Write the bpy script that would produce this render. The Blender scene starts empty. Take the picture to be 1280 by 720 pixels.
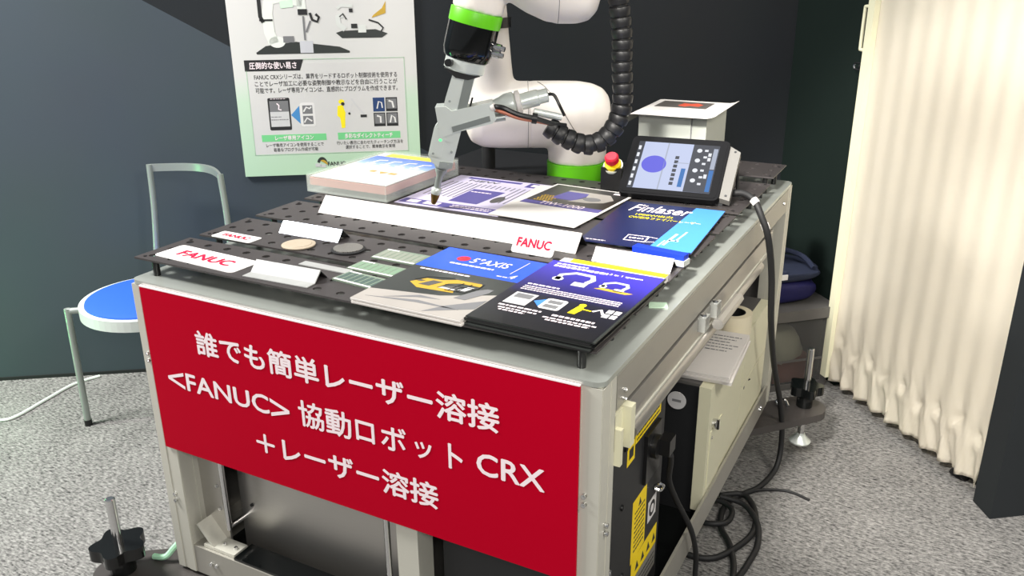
import bpy, bmesh, math, random
from math import sin, cos, pi, radians, sqrt, atan2
from mathutils import Vector, Matrix
random.seed(7)
SC = bpy.context.scene
COL = SC.collection

# ------------------------------------------------------------------ camera
FPX = 1083.52
CAMPOS = Vector((1.3498, -1.0158, 1.4031))
YAW, PITCH, ROLL = 0.4875, 0.3606, -0.0068
_d = Vector((-sin(YAW)*cos(PITCH), cos(YAW)*cos(PITCH), -sin(PITCH)))
_r = Vector((cos(YAW), sin(YAW), 0)); _u = _r.cross(_d)
_r2 = cos(ROLL)*_r + sin(ROLL)*_u; _u2 = -sin(ROLL)*_r + cos(ROLL)*_u
cam_data = bpy.data.cameras.new('camera'); cam = bpy.data.objects.new('camera', cam_data); COL.objects.link(cam)
cam_data.sensor_width = 36.0; cam_data.lens = FPX/1280*36.0; cam_data.clip_start = 0.02
cam.matrix_world = Matrix(((_r2.x, _u2.x, -_d.x, CAMPOS.x), (_r2.y, _u2.y, -_d.y, CAMPOS.y), (_r2.z, _u2.z, -_d.z, CAMPOS.z), (0, 0, 0, 1)))
SC.camera = cam
# ------------------------------------------------------------------ world, light, exposure
SC.view_settings.view_transform = 'Standard'; SC.view_settings.look = 'None'
SC.view_settings.gamma = 1.0; SC.view_settings.exposure = 0.0; SC.view_settings.use_curve_mapping = False
world = bpy.data.worlds.new('hall'); SC.world = world; world.use_nodes = True
world.node_tree.nodes['Background'].inputs[0].default_value = (0.94, 0.97, 1.0, 1)
world.node_tree.nodes['Background'].inputs[1].default_value = 0.31

def area(name, loc, target, sx, sy, power, color=(1, 1, 1)):
    l = bpy.data.lights.new(name, 'AREA'); l.shape = 'RECTANGLE'; l.size = sx; l.size_y = sy; l.energy = power; l.color = color
    o = bpy.data.objects.new(name, l); COL.objects.link(o); o.location = loc
    o.rotation_euler = (Vector(target)-Vector(loc)).to_track_quat('-Z', 'Y').to_euler()
    return o
area('hall_lamp_left', (-1.75, -0.55, 2.8), (-1.2, -1.0, 0.0), 0.7, 0.7, 215, (1.0, 0.99, 0.96))
area('hall_lamp_top', (0.55, 0.75, 3.2), (0.55, 0.5, 0.8), 1.1, 0.9, 31, (1.0, 0.99, 0.97))
area('added_fill_front', (1.5, -1.25, 1.75), (0.9, 0.0, 0.5), 0.4, 0.3, 16, (1.0, 0.96, 0.90))  # added fill lamp that brightens the sign and front posts, no known source
area('booth_lamp_right', (2.3, -0.1, 2.3), (1.0, 0.8, 0.5), 0.5, 0.5, 27, (1.0, 0.95, 0.86))
area('green_led_strip', (-1.65, 0.05, 0.22), (-1.1, 0.35, 0.0), 0.05, 0.5, 3.0, (0.12, 1.0, 0.28))
sp = bpy.data.lights.new('added_spot_door', 'SPOT'); sp.energy = 500; sp.color = (1.0, 0.96, 0.90); sp.spot_size = radians(38); sp.spot_blend = 0.5; sp.shadow_soft_size = 0.12  # added spot that brightens the folding door, no known fixture there
spo = bpy.data.objects.new('added_spot_door', sp); COL.objects.link(spo); spo.location = (0.85, -0.9, 2.15)
spo.rotation_euler = (Vector((1.42, 1.52, 0.50))-spo.location).to_track_quat('-Z', 'Y').to_euler()

# ------------------------------------------------------------------ materials
def lin(c):
    c = c/255.0
    return c/12.92 if c <= 0.04045 else ((c+0.055)/1.055)**2.4
def L(rgb): return (lin(rgb[0]), lin(rgb[1]), lin(rgb[2]), 1.0)
MATS = {}
def mat(name, rgb, rough=0.5, metal=0.0, var=0.06, vscale=40.0, spec=0.5, coat=0.0, bump=0.0, bscale=200.0, alpha=1.0, trans=0.0, emit=0.0, stretch=None):
    m = bpy.data.materials.new(name); m.use_nodes = True; nt = m.node_tree; b = nt.nodes['Principled BSDF']
    c = L(rgb); b.inputs['Base Color'].default_value = c
    b.inputs['Roughness'].default_value = rough; b.inputs['Metallic'].default_value = metal
    b.inputs['Specular IOR Level'].default_value = spec; b.inputs['Coat Weight'].default_value = coat
    b.inputs['Alpha'].default_value = alpha; b.inputs['Transmission Weight'].default_value = trans
    if emit: b.inputs['Emission Color'].default_value = c; b.inputs['Emission Strength'].default_value = emit
    tc = nt.nodes.new('ShaderNodeTexCoord'); src = tc.outputs['Object']
    if stretch:
        mp = nt.nodes.new('ShaderNodeMapping'); mp.inputs['Scale'].default_value = stretch
        nt.links.new(src, mp.inputs['Vector']); src = mp.outputs['Vector']
    if var:
        n = nt.nodes.new('ShaderNodeTexNoise'); n.inputs['Scale'].default_value = vscale; n.inputs['Detail'].default_value = 3
        nt.links.new(src, n.inputs['Vector'])
        mx = nt.nodes.new('ShaderNodeMix'); mx.data_type = 'RGBA'; mx.blend_type = 'MIX'
        nt.links.new(n.outputs['Fac'], mx.inputs['Factor'])
        mx.inputs['A'].default_value = tuple(max(0, x*(1-var)) for x in c[:3])+(1,)
        mx.inputs['B'].default_value = tuple(min(1, x*(1+var)) for x in c[:3])+(1,)
        nt.links.new(mx.outputs['Result'], b.inputs['Base Color'])
    if bump:
        n2 = nt.nodes.new('ShaderNodeTexNoise'); n2.inputs['Scale'].default_value = bscale
        nt.links.new(src, n2.inputs['Vector'])
        bp = nt.nodes.new('ShaderNodeBump'); bp.inputs['Strength'].default_value = bump; bp.inputs['Distance'].default_value = 0.002
        nt.links.new(n2.outputs['Fac'], bp.inputs['Height']); nt.links.new(bp.outputs['Normal'], b.inputs['Normal'])
    MATS[name] = m
    return m
def ramp_mat(name, axis, stops, lo, hi, rough=0.35):
    """printed colour gradient along one object axis"""
    m = bpy.data.materials.new(name); m.use_nodes = True; nt = m.node_tree; b = nt.nodes['Principled BSDF']
    tc = nt.nodes.new('ShaderNodeTexCoord'); sp = nt.nodes.new('ShaderNodeSeparateXYZ'); nt.links.new(tc.outputs['Object'], sp.inputs[0])
    mr = nt.nodes.new('ShaderNodeMapRange'); mr.inputs['From Min'].default_value = lo; mr.inputs['From Max'].default_value = hi
    nt.links.new(sp.outputs[axis], mr.inputs['Value'])
    cr = nt.nodes.new('ShaderNodeValToRGB'); el = cr.color_ramp.elements
    while len(el) < len(stops): el.new(0.5)
    for e, (p, c) in zip(el, stops): e.position = p; e.color = L(c)
    nt.links.new(mr.outputs['Result'], cr.inputs['Fac']); nt.links.new(cr.outputs['Color'], b.inputs['Base Color'])
    b.inputs['Roughness'].default_value = rough
    return m
M_white = mat('paper_white', (222, 217, 212), 0.6, var=0.02, spec=0.2)
M_label = mat('label_white', (228, 225, 223), 0.5, var=0.01, spec=0.2)
M_cream = mat('painted_cream', (222, 219, 190), 0.42, var=0.02)
M_alu = mat('anodised_aluminium', (206, 204, 192), 0.42, metal=0.25, var=0.05, vscale=30, stretch=(1, 1, 40))
M_alu2 = mat('brushed_aluminium', (172, 169, 160), 0.38, metal=0.5, var=0.07, vscale=25, stretch=(60, 60, 1))
M_top = mat('zinc_table_top', (196, 201, 194), 0.28, metal=0.6, var=0.06, vscale=12)
M_steel = mat('stainless_sheet', (188, 185, 180), 0.34, metal=0.85, var=0.04, vscale=14, stretch=(1, 1, 20))
M_chrome = mat('polished_steel', (215, 215, 215), 0.16, metal=1.0, var=0.02)
M_plate = mat('black_perforated_sheet', (64, 60, 60), 0.45, metal=0.1, var=0.12, vscale=60)
M_black = mat('black_plastic', (22, 22, 23), 0.35, var=0.05)
M_blackm = mat('black_powder_coat', (30, 31, 33), 0.5, var=0.08)
M_blackg = mat('gloss_black', (12, 14, 14), 0.12, var=0.02)
M_rubber = mat('black_rubber', (26, 26, 27), 0.6, var=0.1)
M_dgrey = mat('dark_grey_sheet', (86, 84, 82), 0.5, var=0.06)
M_outr = mat('outrigger_paint', (66, 62, 60), 0.4, var=0.08)
M_bezel = mat('tablet_black', (16, 16, 18), 0.55, var=0.03, spec=0.12)
M_bracket = mat('bracket_grey', (118, 116, 112), 0.5, metal=0.2, var=0.03)
M_robot = mat('robot_white_paint', (238, 231, 222), 0.42, var=0.015)
M_green = mat('lime_green_band', (104, 205, 20), 0.4, var=0.02)
M_seam = mat('seam_grey', (120, 116, 110), 0.6, var=0.02)
M_silver = mat('cast_silver', (216, 222, 216), 0.30, metal=0.35, var=0.03)
M_silverd = mat('cast_silver_dark', (166, 172, 168), 0.32, metal=0.5, var=0.05)
M_silvers = mat('deeper_silver_grey', (140, 146, 142), 0.3, metal=0.5, var=0.05)
M_brass = mat('brass_tip', (150, 120, 66), 0.35, metal=0.9, var=0.05)
M_copper = mat('copper_hose', (184, 110, 84), 0.45, var=0.08)
M_red = mat('sign_red', (182, 0, 34), 0.5, var=0.03, vscale=4, spec=0.04)
M_ink_white = mat('print_white', (252, 236, 240), 0.5, var=0.0)
M_ink_black = mat('print_black', (34, 34, 36), 0.5, var=0.0)
M_ink_grey = mat('print_grey', (120, 120, 122), 0.5, var=0.05)
M_ink_lgrey = mat('print_light_grey', (205, 204, 204), 0.5, var=0.05)
M_ink_red = mat('print_red', (206, 30, 66), 0.6, var=0.0, spec=0.1)
M_ink_yel = mat('print_yellow', (252, 232, 28), 0.45, var=0.02)
M_ink_gold = mat('print_gold', (196, 158, 52), 0.45, var=0.1, vscale=90)
M_ink_blue = mat('print_blue', (40, 88, 226), 0.4, var=0.04)
M_ink_sky = mat('print_sky', (66, 132, 212), 0.5, var=0.05, vscale=14)
M_ink_purple = mat('print_purple', (92, 86, 150), 0.45, var=0.04)
M_ink_lav = mat('print_lavender', (214, 206, 232), 0.45, var=0.02)
M_ink_lgreen = mat('print_light_green', (118, 206, 138), 0.5, var=0.02)
M_ink_pale = mat('print_pale_green', (210, 240, 212), 0.5, var=0.02)
M_ink_navy = mat('print_navy', (30, 36, 74), 0.3, var=0.06, vscale=10)
M_ink_char = mat('print_charcoal', (52, 56, 54), 0.3, var=0.08, vscale=14)
M_ink_stone = mat('print_stone', (170, 164, 158), 0.35, var=0.14, vscale=16)
M_seat = mat('seat_blue', (40, 92, 226), 0.5, var=0.03)
M_seatrim = mat('seat_rim_grey', (206, 212, 208), 0.4, var=0.02)
M_tube = mat('chair_tube_grey', (168, 176, 170), 0.32, metal=0.5, var=0.03)
M_navy = mat('navy_cloth', (34, 42, 66), 0.85, var=0.15, vscale=80, bump=0.3)
M_navy2 = mat('deep_blue_cloth', (14, 12, 74), 0.7, var=0.15, vscale=60, bump=0.3)
M_vinyl = mat('cream_vinyl', (248, 240, 223), 0.55, var=0.03, vscale=5)
M_tape = mat('masking_tape', (228, 218, 190), 0.6, var=0.03)
M_yellow = mat('warning_yellow', (255, 220, 0), 0.5, var=0.03)
M_estop = mat('estop_red', (206, 26, 52), 0.3, var=0.02)
M_bluebox = mat('blue_plastic', (24, 52, 176), 0.4, var=0.05)
M_hose = mat('hose_black', (24, 24, 25), 0.45, var=0.05)
M_mirror = mat('mirror_card', (118, 122, 130), 0.2, metal=1.0, var=0.25, vscale=30)
M_acryl = mat('acrylic_holder', (160, 161, 159), 0.4, var=0.15, vscale=30, spec=0.2)
M_disc_tan = mat('tan_disc', (172, 158, 138), 0.6, var=0.06, vscale=120, bump=0.4)
M_pink = mat('pink_foam', (224, 150, 138), 0.7, var=0.05)
M_white_cable = mat('white_cable', (222, 232, 222), 0.5, var=0.02)
M_lgreen_strap = mat('mint_strap', (176, 226, 190), 0.5, var=0.02)
M_printer = mat('printer_grey', (176, 180, 172), 0.5, var=0.03)
M_jamb = mat('slate_panel', (40, 43, 45), 0.6, var=0.05, vscale=6, spec=0.15)
M_jamb2 = mat('green_slate_panel', (26, 35, 32), 0.6, var=0.05, vscale=6, spec=0.12)
M_dark = mat('dark_room', (24, 25, 27), 0.8, var=0.05)

# frosted plastic
def frosted(name, rgb, alpha):
    m = mat(name, rgb, 0.3, var=0.02); m.node_tree.nodes['Principled BSDF'].inputs['Alpha'].default_value = alpha
    return m
M_frost = frosted('frosted_plastic', (232, 240, 232), 0.26)
M_frost2 = frosted('clear_lid_plastic', (240, 246, 240), 0.05); M_frost2.node_tree.nodes['Principled BSDF'].inputs['Specular IOR Level'].default_value = 0.1
M_smoke = frosted('smoked_plastic', (92, 92, 92), 0.34)
M_clear = frosted('clear_clip', (140, 142, 138), 0.55)
M_glass = frosted('green_tinted_glass', (140, 156, 138), 0.8)

def carpet():
    m = bpy.data.materials.new('grey_needle_carpet'); m.use_nodes = True; nt = m.node_tree; b = nt.nodes['Principled BSDF']
    tc = nt.nodes.new('ShaderNodeTexCoord')
    n1 = nt.nodes.new('ShaderNodeTexNoise'); n1.inputs['Scale'].default_value = 95; n1.inputs['Detail'].default_value = 6; n1.inputs['Roughness'].default_value = 0.75
    n2 = nt.nodes.new('ShaderNodeTexNoise'); n2.inputs['Scale'].default_value = 9; n2.inputs['Detail'].default_value = 3
    n3 = nt.nodes.new('ShaderNodeTexNoise'); n3.inputs['Scale'].default_value = 60; n3.inputs['Detail'].default_value = 4
    mp = nt.nodes.new('ShaderNodeMapping'); mp.inputs['Rotation'].default_value = (0, 0, 0.5); mp.inputs['Scale'].default_value = (1.0, 3.2, 1.0)
    nt.links.new(tc.outputs['Object'], mp.inputs['Vector']); nt.links.new(mp.outputs['Vector'], n3.inputs['Vector'])
    for n in (n1, n2): nt.links.new(tc.outputs['Object'], n.inputs['Vector'])
    ad = nt.nodes.new('ShaderNodeMath'); ad.operation = 'MULTIPLY_ADD'; ad.inputs[1].default_value = 0.5
    nt.links.new(n1.outputs['Fac'], ad.inputs[0])
    m2 = nt.nodes.new('ShaderNodeMath'); m2.operation = 'MULTIPLY'; m2.inputs[1].default_value = 0.5; nt.links.new(n3.outputs['Fac'], m2.inputs[0])
    nt.links.new(m2.outputs[0], ad.inputs[2])
    a3 = nt.nodes.new('ShaderNodeMath'); a3.operation = 'MULTIPLY_ADD'; a3.inputs[1].default_value = 0.10
    nt.links.new(n2.outputs['Fac'], a3.inputs[0]); nt.links.new(ad.outputs[0], a3.inputs[2])
    cr = nt.nodes.new('ShaderNodeValToRGB'); el = cr.color_ramp.elements
    el[0].position = 0.40; el[0].color = L((38, 38, 39)); el[1].position = 0.68; el[1].color = L((160, 158, 155))
    nt.links.new(a3.outputs[0], cr.inputs['Fac']); nt.links.new(cr.outputs['Color'], b.inputs['Base Color'])
    b.inputs['Roughness'].default_value = 0.95; b.inputs['Specular IOR Level'].default_value = 0.1
    bp = nt.nodes.new('ShaderNodeBump'); bp.inputs['Strength'].default_value = 0.6; bp.inputs['Distance'].default_value = 0.004
    nt.links.new(ad.outputs[0], bp.inputs['Height']); nt.links.new(bp.outputs['Normal'], b.inputs['Normal'])
    return m
M_carpet = carpet()

def two_tone_wall():
    """wall print: slate field below a diagonal, charcoal field above it (object coords: x along wall, z up)"""
    m = bpy.data.materials.new('two_tone_wall_print'); m.use_nodes = True; nt = m.node_tree; b = nt.nodes['Principled BSDF']
    tc = nt.nodes.new('ShaderNodeTexCoord'); sp = nt.nodes.new('ShaderNodeSeparateXYZ'); nt.links.new(tc.outputs['Object'], sp.inputs[0])
    ma = nt.nodes.new('ShaderNodeMath'); ma.operation = 'MULTIPLY_ADD'; ma.inputs[1].default_value = 0.582; ma.inputs[2].default_value = -1.1445
    nt.links.new(sp.outputs['X'], ma.inputs[0])
    ad = nt.nodes.new('ShaderNodeMath'); ad.operation = 'ADD'; nt.links.new(ma.outputs[0], ad.inputs[0]); nt.links.new(sp.outputs['Z'], ad.inputs[1])
    gt = nt.nodes.new('ShaderNodeMath'); gt.operation = 'GREATER_THAN'; gt.inputs[1].default_value = 0.0; nt.links.new(ad.outputs[0], gt.inputs[0])
    mx = nt.nodes.new('ShaderNodeMix'); mx.data_type = 'RGBA'; nt.links.new(gt.outputs[0], mx.inputs['Factor'])
    mx.inputs['A'].default_value = L((69, 77, 84)); mx.inputs['B'].default_value = L((41, 44, 47))
    n = nt.nodes.new('ShaderNodeTexNoise'); n.inputs['Scale'].default_value = 3; nt.links.new(tc.outputs['Object'], n.inputs['Vector'])
    m2 = nt.nodes.new('ShaderNodeMix'); m2.data_type = 'RGBA'; m2.blend_type = 'MULTIPLY'; m2.inputs['Factor'].default_value = 0.12
    nt.links.new(mx.outputs['Result'], m2.inputs['A']); nt.links.new(n.outputs['Color'], m2.inputs['B'])
    nt.links.new(m2.outputs['Result'], b.inputs['Base Color']); b.inputs['Roughness'].default_value = 0.5
    b.inputs['Specular IOR Level'].default_value = 0.12
    return m
M_wall = two_tone_wall()

# ------------------------------------------------------------------ mesh helpers
def bm_new(): return bmesh.new()
def obj(name, bm, m, parent=None, smooth=False, bevel=0.0, loc=None, rot=None):
    if bevel:
        es = [e for e in bm.edges if len(e.link_faces) == 2 and e.calc_face_angle(0) > 0.6]
        bmesh.ops.bevel(bm, geom=es, offset=bevel, segments=2, affect='EDGES', clamp_overlap=True)
    bmesh.ops.recalc_face_normals(bm, faces=bm.faces[:])
    me = bpy.data.meshes.new(name); bm.to_mesh(me); bm.free()
    for mm in (m if isinstance(m, (list, tuple)) else [m]): me.materials.append(mm)
    if smooth:
        for p in me.polygons: p.use_smooth = True
        me.set_sharp_from_angle(angle=radians(40))
    o = bpy.data.objects.new(name, me); COL.objects.link(o)
    if parent: o.parent = parent
    if loc: o.location = loc
    if rot: o.rotation_euler = rot
    return o
def tag(o, label, cat=None, group=None, kind=None):
    o['label'] = label
    if cat: o['category'] = cat
    if group: o['group'] = group
    if kind: o['kind'] = kind
    return o
def thing(name, label, cat, loc=(0, 0, 0), rz=0.0, group=None):
    o = bpy.data.objects.new(name, None); COL.objects.link(o); o.empty_display_size = 0.05
    o.location = loc; o.rotation_euler = (0, 0, rz)
    return tag(o, label, cat, group)
def struct(name, bm, m, label=None, smooth=False, loc=None, rot=None):
    o = obj(name, bm, m, None, smooth, 0, loc, rot); o['kind'] = 'structure'
    if label: o['label'] = label
    return o
def box(bm, x0, x1, y0, y1, z0, z1, M=None):
    v = [bm.verts.new(Vector(c)) for c in ((x0, y0, z0), (x1, y0, z0), (x1, y1, z0), (x0, y1, z0), (x0, y0, z1), (x1, y0, z1), (x1, y1, z1), (x0, y1, z1))]
    if M:
        for a in v: a.co = M @ a.co
    for f in ((0, 3, 2, 1), (4, 5, 6, 7), (0, 1, 5, 4), (1, 2, 6, 5), (2, 3, 7, 6), (3, 0, 4, 7)): bm.faces.new([v[i] for i in f])
    return bm
def bx(*a): return box(bm_new(), *a)
def frame_of(d):
    d = d.normalized(); a = Vector((0, 0, 1)) if abs(d.z) < 0.9 else Vector((1, 0, 0))
    u = d.cross(a).normalized(); return u, d.cross(u).normalized()
def cyl(bm, p0, p1, r0, r1=None, n=20, caps=True):
    if r1 is None: r1 = r0
    p0, p1 = Vector(p0), Vector(p1); u, v = frame_of(p1-p0)
    a = [bm.verts.new(p0+r0*(cos(2*pi*i/n)*u+sin(2*pi*i/n)*v)) for i in range(n)]
    b = [bm.verts.new(p1+r1*(cos(2*pi*i/n)*u+sin(2*pi*i/n)*v)) for i in range(n)]
    for i in range(n): bm.faces.new((a[i], a[(i+1) % n], b[(i+1) % n], b[i]))
    if caps: bm.faces.new(a[::-1]); bm.faces.new(b)
    return bm
def cy(*a, **k): return cyl(bm_new(), *a, **k)
def smooth_path(pts, sub=6):
    P = [Vector(p) for p in pts]; out = []
    for i in range(len(P)-1):
        p0 = P[max(i-1, 0)]; p1 = P[i]; p2 = P[i+1]; p3 = P[min(i+2, len(P)-1)]
        for k in range(sub):
            t = k/sub
            out.append(0.5*((2*p1)+(-p0+p2)*t+(2*p0-5*p1+4*p2-p3)*t*t+(-p0+3*p1-3*p2+p3)*t**3))
    out.append(P[-1]); return out
def sweep(bm, pts, r, n=10):
    P = [Vector(p) for p in pts]; R = r if isinstance(r, (list, tuple)) else [r]*len(P)
    rings = []; u = None
    for i, p in enumerate(P):
        d = (P[min(i+1, len(P)-1)]-P[max(i-1, 0)]).normalized()
        if u is None: u, _ = frame_of(d)
        u = (u-d*u.dot(d)).normalized(); v = d.cross(u)
        rings.append([bm.verts.new(p+R[i]*(cos(2*pi*k/n)*u+sin(2*pi*k/n)*v)) for k in range(n)])
    for a, b in zip(rings, rings[1:]):
        for k in range(n): bm.faces.new((a[k], a[(k+1) % n], b[(k+1) % n], b[k]))
    bm.faces.new(rings[0][::-1]); bm.faces.new(rings[-1])
    return bm
def tube(pts, r, n=10, sub=6): return sweep(bm_new(), smooth_path(pts, sub) if sub else pts, r, n)
def lathe(prof, n=32, bm=None, M=None):
    bm = bm or bm_new(); rings = []
    for r, z in prof:
        ring = [bm.verts.new(Vector((r*cos(2*pi*i/n), r*sin(2*pi*i/n), z))) for i in range(n)]
        if M:
            for v in ring: v.co = M @ v.co
        rings.append(ring)
    for a, b in zip(rings, rings[1:]):
        for k in range(n): bm.faces.new((a[k], a[(k+1) % n], b[(k+1) % n], b[k]))
    bm.faces.new(rings[0][::-1]); bm.faces.new(rings[-1])
    return bm
def prism(poly, h0, h1, F, bm=None):
    """polygon (u,v) in frame F=(O,U,V,N) extruded from n=h0 to n=h1"""
    bm = bm or bm_new(); O, U, V, N = F
    a = [bm.verts.new(O+u*U+v*V+h0*N) for u, v in poly]; b = [bm.verts.new(O+u*U+v*V+h1*N) for u, v in poly]
    n = len(poly); bm.faces.new(a[::-1]); bm.faces.new(b)
    for i in range(n): bm.faces.new((a[i], a[(i+1) % n], b[(i+1) % n], b[i]))
    return bm
def rect(u0, v0, u1, v1): return [(u0, v0), (u1, v0), (u1, v1), (u0, v1)]
def rrect(u0, v0, u1, v1, r, n=5):
    out = []
    for cx, cyy, a0 in ((u1-r, v0+r, -90), (u1-r, v1-r, 0), (u0+r, v1-r, 90), (u0+r, v0+r, 180)):
        for k in range(n+1):
            a = radians(a0+90*k/n); out.append((cx+r*cos(a), cyy+r*sin(a)))
    return out
def circ(u, v, r, n=24, ry=None): return [(u+r*cos(2*pi*i/n), v+(ry or r)*sin(2*pi*i/n)) for i in range(n)]
def thick(pts, w):
    """a flat stroke along a polyline, as one polygon"""
    Lp, Rp = [], []
    for i, p in enumerate(pts):
        a = Vector(pts[max(i-1, 0)]+(0,)); b = Vector(pts[min(i+1, len(pts)-1)]+(0,)); d = (b-a).normalized()
        Lp.append((p[0]-d.y*w/2, p[1]+d.x*w/2)); Rp.append((p[0]+d.y*w/2, p[1]-d.x*w/2))
    return Lp+Rp[::-1]
FLAT = (Vector((0, 0, 0)), Vector((1, 0, 0)), Vector((0, 1, 0)), Vector((0, 0, 1)))       # print on a lying sheet
UPR = (Vector((0, 0, 0)), Vector((1, 0, 0)), Vector((0, 0, 1)), Vector((0, -1, 0)))        # print on an upright face seen from -y
def shift(F, n): return (F[0]+F[3]*n, F[1], F[2], F[3])
def art(name, polys, F, m, parent, n=0.0, t=0.00025):
    """flat print: up to eight pieces each a part, longer runs of tiny marks one joined part"""
    if len(polys) <= 8:
        for p in polys: o = obj(name, prism(p, n, n+t, F), m, parent)
        return o
    bm = bm_new()
    for p in polys: prism(p, n, n+t, F, bm)
    o = obj(name, bm, m, parent); o['kind'] = 'stuff'
    return o
def text_bm(body, F, u0, v0, u1, v1, n, bold=0.0, shear=0.0):
    """lettering fitted to a box; weight comes from layered, slightly shifted copies of the outlines"""
    c = bpy.data.curves.new('text', 'FONT'); c.body = body; c.resolution_u = 3; c.shear = shear
    o = bpy.data.objects.new('text', c); COL.objects.link(o)
    dg = bpy.context.evaluated_depsgraph_get(); me = bpy.data.meshes.new_from_object(o.evaluated_get(dg))
    bpy.data.objects.remove(o); bpy.data.curves.remove(c)
    bm = bm_new(); bm.from_mesh(me); bpy.data.meshes.remove(me)
    xs = [v.co.x for v in bm.verts]; ys = [v.co.y for v in bm.verts]
    x0, x1, y0, y1 = min(xs)-bold, max(xs)+bold, min(ys)-bold, max(ys)+bold
    sx = (u1-u0)/max(x1-x0, 1e-6); sy = (v1-v0)/max(y1-y0, 1e-6)
    O, U, V, N = F; base = [(v.co.x, v.co.y) for v in bm.verts]; faces = [[v.index for v in f.verts] for f in bm.faces]; bm.free()
    out = bm_new(); bm2 = []
    sh = [(0, 0)] if not bold else [(0, 0), (bold, 0), (-bold, 0), (0, bold), (0, -bold)]
    for k, (dx, dy) in enumerate(sh):
        vs = [out.verts.new(O+(u0+(x+dx-x0)*sx)*U+(v0+(y+dy-y0)*sy)*V+(n+k*0.00004)*N) for x, y in base]
        for f in faces: out.faces.new([vs[i] for i in f])
    return out
def text(name, body, F, box4, m, parent, n=0.0006, bold=0.012, shear=0.0):
    return obj(name, text_bm(body, F, *box4, n, bold, shear=shear), m, parent)
def dashes(u0, u1, v, h, rng, wmin=0.004, wmax=0.012, gap=0.0022):
    """a line of tiny unreadable words as small bars"""
    out = []; u = u0
    while u < u1:
        w = min(rng.uniform(wmin, wmax), u1-u); out.append(rect(u, v, u+w, v+h)); u += w+gap
    return out
def blob(name, bm, m, parent, voxel=0.006, it=12):
    """weld overlapping shells into one continuous casting"""
    bmesh.ops.recalc_face_normals(bm, faces=bm.faces[:])
    me = bpy.data.meshes.new(name); bm.to_mesh(me); bm.free()
    o = bpy.data.objects.new(name, me); COL.objects.link(o)
    a = o.modifiers.new('r', 'REMESH'); a.mode = 'VOXEL'; a.voxel_size = voxel
    s = o.modifiers.new('s', 'SMOOTH'); s.iterations = it; s.factor = 0.5
    dg = bpy.context.evaluated_depsgraph_get(); m2 = bpy.data.meshes.new_from_object(o.evaluated_get(dg))
    o.modifiers.clear(); o.data = m2; bpy.data.meshes.remove(me); m2.name = name
    m2.materials.clear(); m2.materials.append(m)
    for p in m2.polygons: p.use_smooth = True
    o.parent = parent
    return o
def copy_tree(o, parent=None):
    c = o.copy(); COL.objects.link(c); c.parent = parent
    for ch in list(o.children): copy_tree(ch, c)
    return c

# ------------------------------------------------------------------ the setting
WANG = radians(35.3); WD = Vector((cos(WANG), sin(WANG), 0)); WN = Vector((-sin(WANG), cos(WANG), 0))
WO = Vector((-0.831, 1.148, 0))                      # wall origin: below the poster's left edge
struct('floor', bx(-6, 6, -5, 6, -0.05, 0), M_carpet, 'speckled grey needle-felt carpet')
wb = struct('wall_back', bx(-3.2, 2.3, 0, 0.08, 0.012, 2.6), M_wall, 'dark slate wall with a charcoal field above a diagonal', loc=WO, rot=(0, 0, WANG))
struct('gap_strip_back', bx(-3.2, 2.02, -0.004, 0.06, 0, 0.012), M_dark, 'thin black strip in place of the dark gap at the foot of the slate wall', loc=WO, rot=(0, 0, WANG))  # black strip stands for the shade in the thin gap under the wall
D1 = Vector((1.055, 1.895, 0)); DT = Vector((0.68125, -0.73205, 0)); DN = Vector((-0.73205, -0.68125, 0))   # door line, DN faces the room
corner = D1-DT*0.385-DN*0.03
def strip(pa, pb, th, z0, z1, side):
    bm = bm_new(); n = side*th
    poly = [pa, pb, pb+n, pa+n]
    a = [bm.verts.new(Vector((p.x, p.y, z0))) for p in poly]; b = [bm.verts.new(Vector((p.x, p.y, z1))) for p in poly]
    bm.faces.new(a[::-1]); bm.faces.new(b)
    for i in range(4): bm.faces.new((a[i], a[(i+1) % 4], b[(i+1) % 4], b[i]))
    return bm
rw_end = D1-DT*0.012-DN*0.03
struct('wall_right', strip(corner-DT*0.12, rw_end+DN*0.0, 0.07, 0, 2.6, -DN), M_jamb2, 'greenish dark panel between the corner and the folding door')
J0 = Vector((1.520, 1.372, 0)); J1 = Vector((1.562, 1.299, 0)); JX = Vector((0.80, 0.60, 0))
bm = bm_new(); poly = [J0, J1, J1+JX*2.2, J0+JX*2.2]
a = [bm.verts.new(Vector((p.x, p.y, 0))) for p in poly]; b = [bm.verts.new(Vector((p.x, p.y, 2.6))) for p in poly]
bm.faces.new(a); bm.faces.new(b)
for i in range(4): bm.faces.new((a[i], a[(i+1) % 4], b[(i+1) % 4], b[i]))
struct('trim_1', bm, M_jamb, 'dark slate door post at the right edge')
struct('wall_far', strip(D1-DT*0.6-DN*0.55, D1+DT*1.2-DN*0.55, 0.05, 0, 2.6, -DN), M_dark, 'dark space behind the folding door')

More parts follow.
